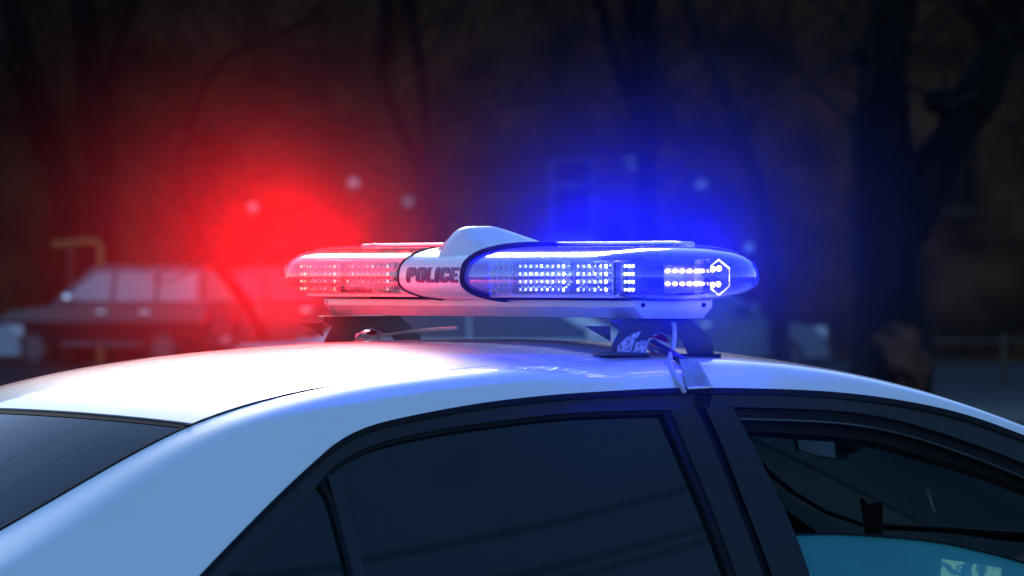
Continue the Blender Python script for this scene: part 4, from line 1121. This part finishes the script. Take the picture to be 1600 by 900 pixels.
# ------------------------------------------------------------------ overhead wires (seen mirrored in the windows)
def wires():
    for k, (h, d, wl) in enumerate(((11.14, 0, 'lowest of the four black overhead wires'), (11.24, .1, 'second lowest of the four black overhead wires'), (11.29, .0, 'third from the bottom of the four black overhead wires'), (11.44, .1, 'highest of the four black overhead wires'))):
        pts = []
        for i in range(25):
            t = i / 24; s = -30 + 70 * t
            pts.append((s, -9.5 - d, h - .9 * (1 - (2 * t - 1) ** 2)))
        b_ = bmesh.new(); sweep(b_, pts, [.0045] * len(pts), 6); o = bm_obj('overhead_wire', b_, M['wire'])
        tag(o, wl, 'wire', 'overhead wires above the near pavement')
    for (yy, h, sl, wl) in ((19, 14.8, .0, 'upper overhead wire across the street, highest of three over the white car'), (19.4, 13.75, .0, 'middle overhead wire across the street, mirrored in the rear window'), (19.6, 13.35, .01, 'lowest overhead wire across the street, mirrored in the rear window')):
        pts = [(-20 + 60 * i / 20, yy, h + sl * i - .8 * (1 - (i / 10 - 1) ** 2)) for i in range(21)]
        b_ = bmesh.new(); sweep(b_, pts, [.007] * len(pts), 6); o = bm_obj('overhead_wire', b_, M['wire'])
        tag(o, wl, 'wire', 'overhead wires across the street')
wires()

# ------------------------------------------------------------------ mist added round the bar to carry the red and blue glow
def mist():
    b_ = bmesh.new(); bmesh.ops.create_icosphere(b_, subdivisions=4, radius=1.0)
    bmesh.ops.scale(b_, vec=(.95, 1.15, .75), verts=b_.verts)
    m = bpy.data.materials.new('glow_mist_volume'); m.use_nodes = True; t = m.node_tree; N = t.nodes; L = t.links
    N.remove(N['Principled BSDF']); pv_ = N.new('ShaderNodeVolumePrincipled'); L.new(pv_.outputs[0], N['Material Output'].inputs['Volume'])
    pv_.inputs['Color'].default_value = (1, 1, 1, 1)
    tc = N.new('ShaderNodeTexCoord')
    mpv = N.new('ShaderNodeMapping'); mpv.inputs['Scale'].default_value = (1, 1, 1.35); L.new(tc.outputs['Object'], mpv.inputs[0])
    def blob(c, sg, amp):
        vm = N.new('ShaderNodeVectorMath'); vm.operation = 'DISTANCE'; L.new(mpv.outputs[0], vm.inputs[0]); vm.inputs[1].default_value = c
        d = N.new('ShaderNodeMath'); d.operation = 'DIVIDE'; L.new(vm.outputs['Value'], d.inputs[0]); d.inputs[1].default_value = sg
        q = N.new('ShaderNodeMath'); q.operation = 'POWER'; L.new(d.outputs[0], q.inputs[0]); q.inputs[1].default_value = 2.1
        n_ = N.new('ShaderNodeMath'); n_.operation = 'MULTIPLY'; L.new(q.outputs[0], n_.inputs[0]); n_.inputs[1].default_value = -1
        e_ = N.new('ShaderNodeMath'); e_.operation = 'EXPONENT'; L.new(n_.outputs[0], e_.inputs[0])
        a_ = N.new('ShaderNodeMath'); a_.operation = 'MULTIPLY'; L.new(e_.outputs[0], a_.inputs[0]); a_.inputs[1].default_value = amp
        return a_
    a = blob((-.09, .48, -.06), .31, .10); b2 = blob((.0, -.42, -.05), .28, .10)
    s_ = N.new('ShaderNodeMath'); s_.operation = 'ADD'; L.new(a.outputs[0], s_.inputs[0]); L.new(b2.outputs[0], s_.inputs[1])
    L.new(s_.outputs[0], pv_.inputs['Density'])
    me = bpy.data.meshes.new('glow_mist'); b_.to_mesh(me); b_.free(); me.materials.append(m)
    o = link(bpy.data.objects.new('glow_mist', me)); o.location = (0, 0, Z0 + .03); o['kind'] = 'stuff'; o['label'] = 'added mist round the light bar, shaped to carry the red and blue glow'
    try: m.cycles.volume_sampling = 'MULTIPLE_IMPORTANCE'
    except Exception: pass
mist()
